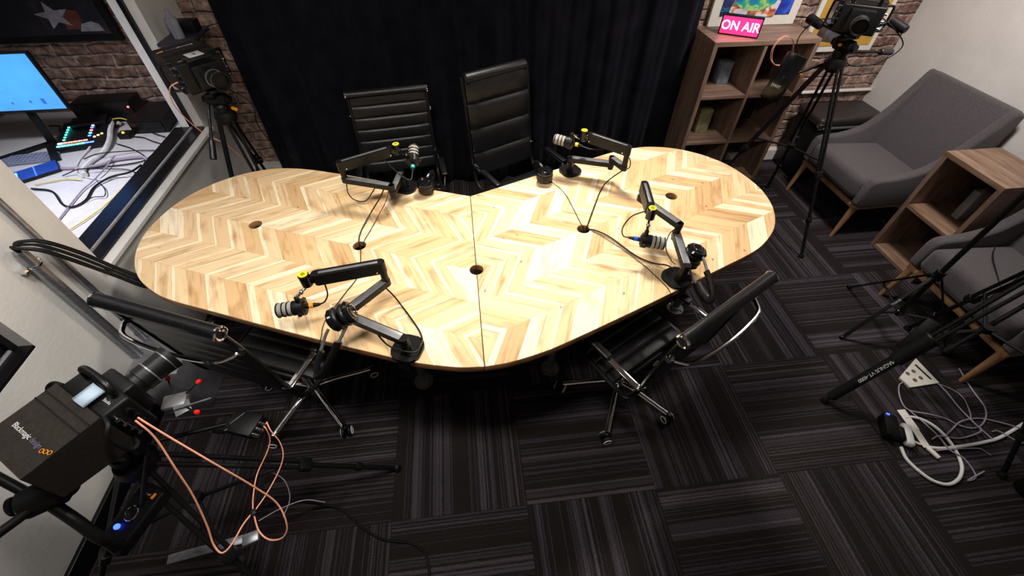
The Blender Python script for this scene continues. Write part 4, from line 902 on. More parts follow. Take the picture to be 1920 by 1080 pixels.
# light stand
ls = thing('light_stand', 'slim black light stand with white lettering in front of the right armchair', 'light stand', (2.43, 1.30, 0))
bm = bm_new(); add_cyl(bm, (0, 0, 0.18), (0, 0, 1.1), 0.0125); add_cyl(bm, (0, 0, 1.08), (0, 0, 2.0), 0.010); obj('pole', bm, M_blk, ls)
bm = bm_new(); add_cyl(bm, (0, 0, 0.47), (0, 0, 0.53), 0.024, seg=18, bev=0.004); add_cyl(bm, (0.0, 0, 0.5), (-0.05, 0, 0.5), 0.008); obj('collar', bm, M_blkg, ls)
bm = bm_new(); add_cyl(bm, (0, 0, 0.17), (0, 0, 0.21), 0.020, seg=18, bev=0.004); obj('lower_collar', bm, M_blkg, ls)
for i, (fx, fy) in enumerate(((0.05, 0.36), (-0.26, -0.02), (0.27, -0.20))):
    f = Vector((fx, fy, 0.008)); d = f.xy.normalized(); top = Vector((d.x*0.02, d.y*0.02, 0.49))
    bm = bm_new(); add_bar(bm, top, f, 0.020, 0.010, 0.003)
    mid_ = top.lerp(f, 0.55); add_bar(bm, Vector((d.x*0.015, d.y*0.015, 0.19)), mid_, 0.014, 0.007, 0.002)
    lg = obj('leg', bm, M_blk, ls)
    bm = bm_new(); add_box(bm, f+Vector((0, 0, 0.004)), (0.03, 0.022, 0.022), Rz(math.atan2(d.y, d.x)), 0.006); obj('foot_cap', bm, M_blk, lg)
    if i == 1:
        dd = (f-top).normalized(); up = Vector((0, -0.3, 1)); up = (up-dd*up.dot(dd)).normalized()
        text_obj('lettering', 'SMALL', 0.018, basis(top.lerp(f, 0.38)+up*0.0085, dd, up.cross(dd)), mat('white_print', (0.7, 0.7, 0.7), 0.5), lg, 0.0003)
# boom poles that cross the right armchair
for i, (a, b) in enumerate((((2.30, 1.02, 0.30), (2.62, 1.12, 0.86)), ((2.36, 0.97, 0.28), (2.66, 1.02, 0.80)))):
    bm = bm_new(); add_cyl(bm, a, b, 0.011, seg=12); add_cyl(bm, a, Vector(a).lerp(Vector(b), 0.08), 0.018, seg=12)
    solo('folded_stand', bm, M_blk, ('upper' if i == 0 else 'lower')+' of the two black poles leaning across the right armchair', 'stand', 'black poles leaning by the right armchair', a)

# ------------------------------------------------------------------ things mounted near the left front camera
t = thing('camera_control_unit', 'small black control unit with a blue light and round dial below the nearest camera', 'control unit', (-1.135, 0.505, 0.60), math.radians(-30))
t.scale = (1.25, 1.25, 1.25)
bm = bm_new(); add_box(bm, (0, 0, 0.02), (0.075, 0.15, 0.035), Matrix.Rotation(0.2, 3, 'X'), 0.006, 3); obj('housing', bm, M_blk, t)
bm = bm_new(); add_torus(bm, (0.0, 0.005, 0.043), (0, -0.2, 1), 0.016, 0.002, 20, 6); obj('dial', bm, M_chr, t)
bm = bm_new(); add_sphere(bm, (-0.01, -0.03, 0.036), 0.007, 12); obj('indicator_light', bm, mat('blue_led', (0.1, 0.2, 1), 0.4, emit=(0.02, 0.05, 1.0), es=5), t)
bm = bm_new(); add_box(bm, (0.02, 0.055, 0.050), (0.007, 0.014, 0.002)); obj('emblem', bm, M_ora, t)
text_obj('lettering', 'Blackmagic', 0.0085, basis((-0.008, 0.055, 0.0500), (1, 0, 0), (0, 1, 0.2)), mat('white_print', (0.7, 0.7, 0.7), 0.5), t, 0.0003)
bm = bm_new(); add_cyl(bm, (0, -0.0, 0.0), (0.02, 0.12, 0.17), 0.006); obj('mount_arm', bm, M_blk, t)
t = thing('video_converter', 'black converter box with silver connectors where two salmon cables plug in', 'converter', (-0.90, 0.80, 0.585), math.radians(-20))
bm = bm_new(); add_box(bm, (0, 0, 0.02), (0.11, 0.085, 0.035), bev=0.004); obj('housing', bm, M_blk, t)
for k in range(3): bm = bm_new(); add_cyl(bm, (0.054, -0.028+0.022*k, 0.022), (0.080, -0.028+0.022*k, 0.022), 0.0075, seg=12); obj('connector', bm, M_chr, t)
bm = bm_new(); add_bar(bm, (-0.04, -0.02, 0.038), (-0.015, 0.035, 0.038), 0.004, 0.003); add_bar(bm, (-0.045, -0.045, 0.036), (-0.035, -0.035, 0.036), 0.006, 0.004); obj('edge_trim', bm, M_steel, t)
bm = bm_new(); add_cyl(bm, (-0.05, 0, 0.01), (-0.20, -0.15, 0.10), 0.008); add_cyl(bm, (-0.07, -0.04, 0.0), (-0.09, -0.055, 0.035), 0.007); obj('mount_arm', bm, M_blk, t)
t = thing('wireless_receiver', 'black receiver with red tipped antennas beside the nearest camera lens', 'receiver', (-0.985, 0.765, 0.86), math.radians(10))
bm = bm_new(); add_box(bm, (0, 0, 0.0), (0.07, 0.05, 0.03), bev=0.005); add_box(bm, (0.03, -0.035, 0.012), (0.045, 0.045, 0.004), Rz(0.4), 0.001); obj('housing', bm, M_grey, t)
for a in ((-0.025, 0.075, 0.03), (0.070, 0.035, 0.03), (0.085, -0.075, 0.03)):
    bm = bm_new(); add_cyl(bm, (0, 0, 0), a, 0.0025, seg=8); an = obj('antenna', bm, M_blk, t)
    bm = bm_new(); d = Vector(a).normalized(); lathe(bm, Vector(a)-d*0.004, d, [(0, 0), (0.001, 0.006), (0.008, 0.008), (0.014, 0.006), (0.017, 0)], 12); o = obj('antenna_tip', bm, M_red, an); o['label'] = 'bright red tip'
bm = bm_new(); add_cyl(bm, (0.01, -0.04, 0.02), (0.115, -0.03, 0.02), 0.003, seg=10); obj('support_rod', bm, M_steel, t)

# ------------------------------------------------------------------ salmon SDI cables and other loose leads at the left
SD = {
1: [(-0.965,0.635,1.0), (-0.931,0.605,0.95), (-0.908,0.55,0.85), (-0.897,0.506,0.75), (-0.888,0.449,0.65), (-0.88,0.408,0.6), (-0.857,0.385,0.58), (-0.845,0.412,0.56), (-0.838,0.47,0.54), (-0.827,0.514,0.52)],
2: [(-0.962,0.643,1.0), (-0.904,0.609,0.95), (-0.807,0.556,0.85), (-0.743,0.525,0.72), (-0.703,0.498,0.62), (-0.684,0.447,0.56), (-0.707,0.423,0.52), (-0.758,0.427,0.5), (-0.801,0.459,0.5), (-0.824,0.511,0.52)],
3: [(-0.828,0.518,0.52), (-0.851,0.574,0.5), (-0.859,0.649,0.5), (-0.835,0.717,0.52), (-0.82,0.754,0.55), (-0.817,0.772,0.6), (-0.826,0.781,0.608)],
4: [(-0.819,0.522,0.52), (-0.806,0.578,0.5), (-0.784,0.65,0.5), (-0.771,0.699,0.52), (-0.78,0.739,0.55), (-0.799,0.764,0.6), (-0.820,0.798,0.608)]}
SL = {1: 'salmon video cable dropping in a sharp V from the nearest camera', 2: 'salmon video cable sweeping in a wide round loop from the nearest camera', 3: 'left of the two thin salmon leads rising from the tie to the converter', 4: 'right of the two thin salmon leads rising from the tie to the converter'}
for k in SD: cable('video_cable', SD[k], 0.0027 if k < 3 else 0.0022, M_sdi, SL[k], 'cable')
bm = bm_new(); add_box(bm, (-0.824, 0.512, 0.52), (0.018, 0.022, 0.016), Rz(0.5), 0.003); solo('cable_tie', bm, M_blk, 'black tie pinching the salmon cables together', 'cable tie', None, (-0.824, 0.512, 0.52))
cable('power_cable', [(-0.896,0.609,0.30), (-0.849,0.642,0.2), (-0.783,0.666,0.05), (-0.699,0.646,0.008), (-0.594,0.558,0.008), (-0.496,0.501,0.008), (-0.381,0.475,0.008), (-0.323,0.434,0.008), (-0.304,0.383,0.008), (-0.299,0.30,0.008), (-0.33,0.1,0.008)], 0.0055, M_blk, 'thick black cable lying on the carpet below the salmon loops')
cable('lead', [(-0.92,0.72,0.35), (-0.87,0.70,0.38), (-0.82,0.67,0.36), (-0.81,0.62,0.30), (-0.83,0.56,0.28)], 0.002, M_pur, 'thin grey lead curving behind the salmon cables')
cable('lead', [(-0.86,0.52,0.40), (-0.80,0.56,0.38), (-0.73,0.59,0.35), (-0.67,0.59,0.30)], 0.002, M_pur, 'thin grey lead passing through the salmon loop')
bm = bm_new(); add_bar(bm, (-1.20, 0.455, 0.30), (-0.90, 0.50, 0.30), 0.032, 0.012, 0.003); solo('steel_bracket', bm, M_steel, 'pale flat steel bar under the nearest camera', 'bracket', None, (-1.1, 0.43, 0.30))
bm = bm_new(); add_box(bm, (-0.87, 0.465, 0.40), (0.055, 0.04, 0.022), Rz(0.3), 0.006); solo('cable_adapter', bm, M_steel, 'crumpled silver adapter beside the salmon cable V', 'adapter', None, (-0.86, 0.43, 0.40))

# ------------------------------------------------------------------ left wall conduits and cable bundle
def pipe(pts, r, m, label):
    bm = bm_new(); add_tube(bm, pts, r, 14, 0); t = thing('conduit', label, 'pipe', pts[0]); 
    for v in bm.verts: v.co -= Vector(pts[0])
    obj('tube', bm, m, t)
    return t
pp = pipe([(-1.685, 1.37, 1.03), (-1.685, 1.37, 0.0)], 0.021, M_steel, 'thick steel conduit on the white wall with the black cables leaving its top')
for z in (0.96, 0.30):
    bm = bm_new(); add_torus(bm, (0, 0, z-1.03), (0, 0, 1), 0.0225, 0.004, 20, 6); add_box(bm, (-0.018, 0, z-1.03), (0.025, 0.085, 0.018), bev=0.003); o = obj('clamp', bm, M_chr, pp)
pp = pipe([(-1.70, 1.475, 2.65), (-1.70, 1.475, 0.0)], 0.013, M_steel, 'slim steel conduit running full height beside the control room window')
bm = bm_new(); add_torus(bm, (0, 0, -2.25), (0, 0, 1), 0.0145, 0.004, 16, 6); obj('coupling', bm, M_steel, pp)
bm = bm_new(); add_box(bm, (-1.58, 1.40, 0.17), (0.24, 0.32, 0.34), bev=0.006); solo('floor_box', bm, mat('grey_box_metal', (0.30, 0.30, 0.33), 0.3, metal=0.6, var=0.25, nscale=12), 'low grey metal box on the floor where the conduits end by the wall', 'box', None, (-1.58, 1.40, 0))
for i in range(6):
    j = (i-2.5)*0.009; k = random.uniform(-0.008, 0.008)
    cable('audio_cable', [(-1.685, 1.37, 1.015), (-1.683, 1.37+j*0.4, 1.05+abs(j)*0.4), (-1.66, 1.38+j, 1.055+k), (-1.62, 1.40+j, 1.02+k+i*0.002), (-1.58, 1.435+j*1.2, 0.93+k), (-1.53, 1.47+j, 0.80+k), (-1.47, 1.50+j*1.5, 0.70-0.004*i), (-1.38, 1.52+j, 0.68), (-1.30, 1.54+j, 0.69)], 0.0048, M_blk, 'black cable in the bundle sagging from the steel conduit to under the table', 'cable', 'bundle of black cables from the conduit to the table')

# black bracket shelf on the left wall by the corner
t = thing('wall_shelf', 'small black bracket shelf on the left wall above camera 3', 'shelf', (XL, 3.05, 1.24))
bm = bm_new(); add_box(bm, (0.09, 0, 0), (0.18, 0.30, 0.018), bev=0.002); obj('board', bm, mat('purple_black_board', (0.03, 0.025, 0.04), 0.45), t)
for s in (-1, 1):
    bm = bm_new(); y = s*0.12
    add_bar(bm, (0.012, y, -0.01), (0.012, y, -0.14), 0.022, 0.010, 0.002, up=(1, 0, 0)); add_bar(bm, (0.012, y, -0.135), (0.15, y, -0.012), 0.016, 0.008, 0.002); obj('bracket', bm, M_blk, t)
bm = bm_new(); lathe(bm, (0, 0, 0), (0, 0, 1), [(0, 0), (0, 0.03), (0.10, 0.03), (0.12, 0.012), (0.145, 0.012), (0.145, 0)], 18)
o = solo('plastic_bottle', bm, mat('clear_blue_plastic', (0.5, 0.52, 0.6), 0.15, trans=0.6), 'small clear bottle on the black wall shelf', 'bottle'); o.location = (XL+0.09, 3.0, 1.249)
bm = bm_new(); add_box(bm, (0, 0, 0.03), (0.12, 0.09, 0.06), bev=0.006); o = solo('speaker_box', bm, M_blk, 'small dark box beside the bottle on the wall shelf', 'box'); o.location = (XL+0.10, 3.12, 1.249)

# ------------------------------------------------------------------ control room beyond the window
dk = thing('control_desk', 'white topped control room desk behind the window', 'desk', (-2.45, 2.45, 0))
DX0, DX1, DY0, DY1 = -0.75, 0.545, -0.95, 0.86
bm = bm_new(); add_box(bm, ((DX0+DX1)/2, (DY0+DY1)/2, 0.707), (DX1-DX0, DY1-DY0, 0.028), bev=0.003); obj('desktop', bm, M_desk, dk)
for x in (DX0+0.05, DX1-0.05):
    for y in (DY0+0.05, DY1-0.05):
        bm = bm_new(); add_box(bm, (x, y, 0.346), (0.05, 0.05, 0.692)); obj('leg', bm, M_dark, dk, False)
ZD = 0.7215
def screen_mat(name, c0, strength, spots):
    m, nt, b = base(name); L = nt.links
    tc = nd(nt, 'ShaderNodeTexCoord'); sp = nd(nt, 'ShaderNodeSeparateXYZ'); L.new(tc.outputs['Object'], sp.inputs[0])
    col = None
    g = noise(nt, tc.outputs['Object'], 6, 1)
    col = ramp(nt, g, [(0.3, c0), (0.7, tuple(min(1, c*1.25) for c in c0))])
    for (x, z, w2, h2, cc) in spots:
        a = mth(nt, 'LESS_THAN', mth(nt, 'ABSOLUTE', mth(nt, 'SUBTRACT', sp.outputs[0], x)), w2); b2 = mth(nt, 'LESS_THAN', mth(nt, 'ABSOLUTE', mth(nt, 'SUBTRACT', sp.outputs[2], z)), h2)
        col = mixc(nt, mth(nt, 'MULTIPLY', a, b2), col, cc)
    b.inputs['Base Color'].default_value = (0.01, 0.01, 0.01, 1); b.inputs['Roughness'].default_value = 0.2
    L.new(col, b.inputs['Emission Color']); b.inputs['Emission Strength'].default_value = strength
    return m
mo = thing('computer_monitor', 'computer monitor glowing light blue on the control room desk', 'monitor', (-2.625, 2.80, ZD))
bm = bm_new(); add_box(bm, (0, 0, 0.385), (0.585, 0.028, 0.325), bev=0.005); obj('bezel', bm, M_blk, mo)
dkb = (0.02, 0.10, 0.45)
bm = bm_new(); add_box(bm, (0, -0.0145, 0.388), (0.565, 0.003, 0.300)); obj('screen', bm, screen_mat('monitor_screen', (0.055, 0.27, 0.85), 1.05, [(0.07, 0.47, 0.022, 0.010, dkb), (-0.03, 0.40, 0.012, 0.012, dkb), (0.02, 0.405, 0.008, 0.009, (0.05, 0.25, 0.7)), (0.19, 0.285, 0.010, 0.016, dkb), (0.12, 0.285, 0.006, 0.008, dkb), (0.02, 0.28, 0.005, 0.006, dkb), (0.0, 0.32, 0.28, 0.0012, (0.08, 0.35, 0.9)), (-0.05, 0.365, 0.09, 0.002, (0.08, 0.35, 0.9))]), mo, False)
bm = bm_new(); add_bar(bm, (0.04, 0.03, 0.30), (0.02, 0.02, 0.01), 0.05, 0.012, 0.003, up=(0, 1, 0)); add_bar(bm, (-0.0, 0.02, 0.012), (-0.20, -0.17, 0.012), 0.045, 0.014, 0.004); add_bar(bm, (0.0, 0.02, 0.012), (0.16, -0.20, 0.012), 0.045, 0.014, 0.004); obj('stand', bm, M_blk, mo)
# switcher with lit keys
sw_ = thing('video_switcher', 'video switcher with rows of coloured lit keys on the control room desk', 'video switcher', (-2.425, 2.87, ZD), math.radians(14))
bm = bm_new(); RT = Matrix.Rotation(0.12, 3, 'X'); add_box(bm, (0, 0, 0.03), (0.27, 0.30, 0.035), RT, 0.004); add_box(bm, (0.02, 0.11, 0.065), (0.20, 0.09, 0.03), RT, 0.004); obj('housing', bm, M_blk, sw_)
def key(x, y, col, nm, w2=0.012, es=7):
    bm = bm_new(); z = 0.0485+y*0.12; add_box(bm, (x, y, z), (w2, 0.011, 0.006), RT, 0.002); 
    obj('lit_key', bm, mat(nm, tuple(0.6*c for c in col), 0.4, var=0.02, emit=col, es=es), sw_)
cy, bl, rd, wt, am = (0.05, 0.75, 0.7), (0.03, 0.08, 1.0), (1.0, 0.08, 0.06), (0.9, 0.9, 1.0), (1.0, 0.5, 0.1)
for k in range(6): key(-0.095, -0.06+0.028*k, cy, 'key_cyan', es=4)
for k, c in enumerate((cy, cy, cy, cy, cy, cy, bl, bl)): key(-0.11+0.025*k, -0.125, c, 'key_%d' % (k//6+1), 0.022)
for k in range(6): key(-0.11+0.027*k, -0.095, rd if k > 0 else wt, 'key_red%d' % (k > 0), 0.024)
for k, (c, n_) in enumerate(((bl, 'key_blue'), (cy, 'key_cy2'), (rd, 'key_rd2'), (bl, 'key_blue'), (wt, 'key_wt'))): key(0.04, -0.05+0.03*k, c, n_, 0.016)
for k in range(3): key(0.07+0.018*k, -0.07+0.012*k, am, 'key_amber', 0.012)
# tablets / laptop
tb = thing('laptop', 'dark laptop with a blue glowing edge at the left window edge on the desk', 'laptop', (-2.50, 2.47, ZD), math.radians(38))
bm = bm_new(); add_box(bm, (0, 0, 0.010), (0.22, 0.14, 0.016), bev=0.004); obj('base', bm, M_blk, tb)
bm = bm_new(); add_box(bm, (0, 0, 0.0195), (0.21, 0.13, 0.003)); obj('screen', bm, screen_mat('tablet_screen', (0.01, 0.05, 0.35), 0.7, [(0.0, 0.0, 0.004, 0.4, (0.1, 0.3, 0.9))]), tb, False)
bm = bm_new(); add_box(bm, (-0.085, -0.01, 0.022), (0.014, 0.10, 0.003)); obj('light_bar', bm, mat('teal_led', (0.1, 0.6, 0.6), 0.4, emit=(0.1, 0.9, 0.8), es=3), tb)
kb = thing('keyboard', 'flat grey blue keyboard lying in front of the blue monitor', 'keyboard', (-2.66, 2.64, ZD), math.radians(8))
bm = bm_new(); add_box(bm, (0, 0, 0.007), (0.34, 0.12, 0.013), bev=0.003); obj('base', bm, mat('keyboard_grey', (0.16, 0.18, 0.24), 0.5), kb)
bm = bm_new()
for r in range(4):
    for k in range(14): add_box(bm, (-0.155+0.0238*k, -0.042+0.026*r, 0.0155), (0.019, 0.020, 0.004))
obj('keys', bm, mat('key_grey', (0.20, 0.22, 0.30), 0.5), kb, False)
bx = thing('desk_speaker', 'black wedge shaped box at the back right corner of the control desk', 'speaker', (-2.045, 3.05, ZD))
bm = bm_new(); add_prism(bm, [(-0.12, -0.14), (0.10, -0.14), (0.07, 0.14), (-0.10, 0.14)], 0, 0.09); obj('cabinet', bm, M_blk, bx, False)
bm = bm_new(); add_box(bm, (-0.01, -0.143, 0.045), (0.19, 0.006, 0.07), bev=0.002); obj('grille', bm, M_dark, bx)
rb = thing('audio_interface', 'low black device with a red light against the brick behind the switcher', 'audio device', (-2.40, 3.17, ZD), 0.05)
bm = bm_new(); add_box(bm, (0, 0, 0.07), (0.36, 0.16, 0.13), bev=0.006); obj('housing', bm, M_blk, rb)
bm = bm_new(); add_sphere(bm, (0.165, -0.082, 0.10), 0.006, 10); obj('indicator_light', bm, mat('red_led', (1, 0.1, 0.1), 0.4, emit=(1, 0.04, 0.05), es=9), rb)
cj = thing('headset', 'black headset lying behind the video switcher', 'headset', (-2.40, 3.03, ZD))
bm = bm_new(); add_torus(bm, (0, 0, 0.03), (0.1, 0.2, 1), 0.062, 0.014, 24, 8); obj('band', bm, M_blk, cj)
bm = bm_new(); add_cyl(bm, (0.07, 0, 0.01), (0.07, 0, 0.05), 0.03, seg=18, bev=0.005); add_cyl(bm, (-0.07, 0, 0.01), (-0.07, 0, 0.05), 0.03, seg=18, bev=0.005); obj('ear_cup', bm, M_blk, cj)
pf = thing('framed_painting', 'dark framed painting with a pale star on the control room brick wall', 'painting', (-2.56, YB-0.02, 1.165))
part_box('frame', (0, 0, 0.33), (0.86, 0.035, 0.66), M_blk, pf)
part_box('canvas', (0, -0.019, 0.33), (0.78, 0.004, 0.58), paint_mat('night_paint', [(0.3, (0.004, 0.004, 0.012)), (0.55, (0.012, 0.012, 0.02)), (0.66, (0.05, 0.03, 0.03)), (0.75, (0.10, 0.03, 0.02))], 7, 9), pf)
star = []
for k in range(10):
    a = PI/2+k*PI/5+0.15; r = 0.085 if k % 2 == 0 else 0.036; star.append((r*math.cos(a)*1.25, r*math.sin(a)*0.9))
bm = bm_new(); add_prism(bm, star, 0, 0.003, basis((0.125, -0.0215, 0.145), (1, 0, 0), (0, 0, 1))); obj('painted_star', bm, mat('pale_star_paint', (0.30, 0.30, 0.34), 0.6, var=0.3, nscale=20), pf, False)
bm = bm_new(); add_prism(bm, [(-0.07, -0.02), (0.07, -0.02), (0.06, 0.02), (0.02, 0.034), (-0.04, 0.02)], 0, 0.003, basis((0.29, -0.0215, 0.078), (1, 0, 0), (0, 0, 1))); obj('painted_boat', bm, mat('pale_star_paint', (0.30, 0.30, 0.34), 0.6), pf, False)
bm = bm_new(); add_prism(bm, [(-0.06, -0.05), (0.05, -0.05), (0.06, 0.05), (-0.03, 0.06)], 0, 0.003, basis((0.21, -0.0213, 0.12), (1, 0, 0), (0, 0, 1))); obj('painted_patch', bm, mat('rust_paint', (0.12, 0.03, 0.015), 0.6, var=0.4, nscale=20), pf, False)
# desk cables
DC = [
('sleeve', M_sleeve, 0.014, [(-2.30,3.02,0.745), (-2.335,3.04,0.76), (-2.30,2.93,0.76), (-2.241,2.781,0.75), (-2.223,2.653,0.74), (-2.243,2.537,0.738), (-2.235,2.46,0.738), (-2.195,2.40,0.738)], 'thick pale cable sleeve snaking across the control desk'),
('w', M_sleeve, 0.005, [(-2.275,2.86,0.745), (-2.33,2.802,0.745), (-2.34,2.647,0.728), (-2.32,2.542,0.728), (-2.273,2.453,0.728), (-2.206,2.392,0.728)], 'thin pale cable looping beside the thick cable sleeve'),
('b1', M_pur, 0.009, [(-2.38,2.50,0.732), (-2.274,2.494,0.732), (-2.169,2.511,0.735), (-2.107,2.561,0.735), (-1.968,2.575,0.735), (-1.915,2.537,0.735)], 'grey braided bundle crossing the control desk'),
('b2', M_blk, 0.004, [(-2.251,2.478,0.73), (-2.176,2.49,0.73), (-2.085,2.50,0.73), (-2.017,2.51,0.73), (-1.94,2.543,0.73), (-1.915,2.642,0.73)], 'black cable beside the grey bundle on the desk'),
('b3', M_blk, 0.0035, [(-2.208,2.773,0.73), (-2.104,2.713,0.73), (-2.012,2.641,0.73), (-1.945,2.573,0.73), (-1.92,2.494,0.73)], 'black cable running from the switcher towards the window'),
('b4', M_sleeve, 0.0035, [(-2.191,2.39,0.73), (-2.09,2.352,0.73), (-2.016,2.37,0.73), (-1.949,2.376,0.73), (-1.915,2.396,0.73)], 'pale cable ending at the black window sill'),
('b5', M_blk, 0.0035, [(-2.176,2.86,0.73), (-2.086,2.842,0.73), (-1.997,2.782,0.73), (-1.929,2.742,0.73)], 'black cable from the amber box to the window'),
('b6', M_blk, 0.004, [(-2.774,3.075,0.73), (-2.70,3.06,0.73), (-2.66,2.99,0.73), (-2.60,3.03,0.73)], 'black cable behind the monitor stand'),
('b7', M_ycab, 0.003, [(-2.436,2.34,0.73), (-2.373,2.36,0.73), (-2.293,2.38,0.73), (-2.198,2.36,0.73)], 'yellow cable beside the laptop'),
('b8', M_blk, 0.0055, [(-2.424,2.30,0.73), (-2.297,2.26,0.73), (-2.17,2.128,0.73), (-2.101,2.098,0.73), (-2.067,2.155,0.73), (-2.087,2.277,0.73), (-2.036,2.356,0.74), (-1.95,2.40,0.74), (-1.92,2.474,0.74)], 'thick black cable making a wide bow across the near end of the desk'),
('b9', M_pur, 0.004, [(-2.094,1.85,0.73), (-2.113,2.0,0.73), (-2.134,2.241,0.732), (-2.121,2.323,0.735), (-2.107,2.453,0.745), (-2.13,2.598,0.74)], 'grey cable running lengthwise along the desk'),
('b10', M_ycab, 0.003, [(-2.06,1.80,0.73), (-1.995,1.926,0.73), (-1.962,2.011,0.73), (-1.935,2.119,0.73), (-1.925,2.278,0.73)], 'yellow cable lying along the desk edge by the window'),
('b11', M_blk, 0.0025, [(-2.057,2.134,0.735), (-2.032,2.17,0.735), (-1.98,2.174,0.735), (-2.017,2.249,0.735), (-2.086,2.319,0.74)], 'short thin black lead inside the bow of the thick cable'),
('b12', M_blk, 0.003, [(-2.20,2.90,0.74), (-2.12,2.93,0.75), (-2.02,2.87,0.74), (-1.93,2.82,0.735)], 'black cable in front of the wedge shaped box'),
('b13', M_ycab, 0.0035, [(-2.36,3.03,0.77), (-2.26,3.02,0.78), (-2.19,3.0,0.745), (-2.17,2.95,0.73)], 'yellow cable at the end of the pale sleeve'),
('b14', M_ycab, 0.003, [(-2.22,3.02,0.745), (-2.17,3.05,0.76), (-2.175,2.97,0.745), (-2.21,2.94,0.73)], 'yellow cable loop next to the wedge shaped box'),
('b15', M_blk, 0.003, [(-2.31,2.60,0.73), (-2.2,2.60,0.76), (-2.05,2.66,0.735), (-1.93,2.66,0.73)], 'black cable arching over the pale sleeve'),
('b16', M_blk, 0.003, [(-2.33,2.42,0.73), (-2.22,2.43,0.76), (-2.10,2.45,0.74), (-1.99,2.44,0.735), (-1.92,2.40,0.735)], 'thin black cable crossing the pale sleeve near the laptop'),
]
for n_, m_, r, pts, lab in DC: cable('desk_cable', pts, r, m_, lab, 'cable')
bm = bm_new(); add_box(bm, (0, 0, 0.018), (0.07, 0.06, 0.035), bev=0.004); o = solo('power_adapter', bm, M_blk, 'small black adapter on the desk with an amber light', 'adapter'); o.location = (-2.19, 2.87, ZD)
bm = bm_new(); add_sphere(bm, (0, -0.012, 0.037), 0.008, 10); obj('indicator_light', bm, mat('amber_led', (1, 0.4, 0.05), 0.4, emit=(1, 0.35, 0.03), es=3), o)

# ------------------------------------------------------------------ floor power leads at the right
FC = {
'w': [(M_wht, 0.0075, [(2.03,0.617,0.014), (2.018,0.563,0.010), (2.033,0.504,0.010), (2.067,0.452,0.010), (2.123,0.429,0.010), (2.191,0.444,0.010), (2.249,0.486,0.010), (2.281,0.54,0.010), (2.295,0.605,0.012), (2.291,0.676,0.012), (2.26,0.728,0.012), (2.208,0.757,0.012), (2.157,0.756,0.014)], 'thick white extension cord in a round loop on the carpet'),
      (M_wht, 0.006, [(2.094,0.675,0.03), (2.107,0.651,0.012), (2.134,0.624,0.010), (2.166,0.613,0.010)], 'short white cord between the white plug and its taped end'),
      (M_wht, 0.008, [(2.164,0.602,0.012), (2.234,0.589,0.010), (2.346,0.587,0.012), (2.475,0.593,0.012), (2.58,0.608,0.010), (2.76,0.659,0.010)], 'white cord running off to the right edge over the carpet')],
'p': [(M_pur, 0.0038, [(2.335,0.96,0.006), (2.277,0.937,0.006), (2.226,0.861,0.006), (2.223,0.80,0.006), (2.297,0.758,0.022), (2.378,0.732,0.007), (2.413,0.696,0.007), (2.465,0.669,0.007), (2.528,0.674,0.007), (2.598,0.715,0.007), (2.641,0.77,0.007), (2.656,0.847,0.007), (2.677,0.928,0.007), (2.70,1.0,0.007)], 'lilac grey cable curving from the white plate round to the armchair leg'),
      (M_pur, 0.0038, [(2.50,0.955,0.006), (2.51,0.873,0.006), (2.503,0.777,0.006), (2.498,0.678,0.018), (2.509,0.601,0.022)], 'lilac grey cable running straight down from the right of the white plate'),
      (M_pur, 0.003, [(2.497,0.93,0.006), (2.558,0.877,0.006), (2.57,0.822,0.006), (2.537,0.748,0.006), (2.513,0.717,0.006)], 'thin lilac grey cable bowing to the right of the white plate'),
      (M_pur, 0.0035, [(2.221,0.638,0.006), (2.26,0.645,0.022), (2.366,0.626,0.007), (2.479,0.64,0.018), (2.503,0.661,0.020)], 'lilac grey cable lying across the middle of the tangle'),
      (M_pur, 0.0038, [(2.304,0.648,0.018), (2.37,0.676,0.008), (2.438,0.705,0.016), (2.548,0.713,0.008), (2.626,0.687,0.008), (2.69,0.648,0.016), (2.76,0.60,0.008)], 'lilac grey cable arching over to the right edge'),
      (M_pur, 0.0035, [(2.225,0.80,0.006), (2.239,0.70,0.022), (2.257,0.642,0.016), (2.255,0.574,0.020), (2.292,0.526,0.018), (2.291,0.448,0.006), (2.235,0.435,0.006), (2.344,0.463,0.012)], 'lilac grey cable winding through the white loop to a hooked end'),
      (M_pur, 0.003, [(2.181,0.582,0.008), (2.267,0.577,0.020), (2.361,0.574,0.008), (2.426,0.565,0.006), (2.448,0.529,0.006)], 'thin lilac grey cable under the white cord'),
      (M_pur, 0.003, [(2.56,0.64,0.006), (2.586,0.635,0.016), (2.621,0.58,0.022), (2.679,0.563,0.006)], 'short lilac grey cable near the right edge')]}
for kk in FC:
    for m_, r, pts, lab in FC[kk]: cable('floor_cable', pts, r, m_, lab, 'cable')
pl = thing('outlet_box', 'flat white plate with four round sockets lying by the tripod leg', 'outlet plate', (2.42, 0.985, 0), math.radians(12))
bm = bm_new(); add_prism(bm, [(-0.105, 0.02), (0.10, 0.085), (0.075, -0.075), (-0.105, -0.045)], 0, 0.012); obj('plate', bm, M_paper, pl, False)
for x in (-0.04, 0.005):
    for y in (-0.02, 0.025):
        bm = bm_new(); add_cyl(bm, (x, y, 0.012), (x, y, 0.014), 0.011, seg=18); obj('socket', bm, mat('dusky_socket', (0.16, 0.09, 0.08), 0.6), pl)
bm = bm_new(); add_bar(bm, (0.055, 0.055, 0.013), (0.05, -0.045, 0.013), 0.010, 0.003, 0.001); obj('printed_strip', bm, M_dark, pl)
pa = thing('power_adapter', 'black plug adapter with a blue light on the carpet', 'adapter', (2.028, 0.715, 0), math.radians(-28))
bm = bm_new(); add_box(bm, (0, 0, 0.030), (0.062, 0.125, 0.060), bev=0.008); obj('housing', bm, M_blk, pa)
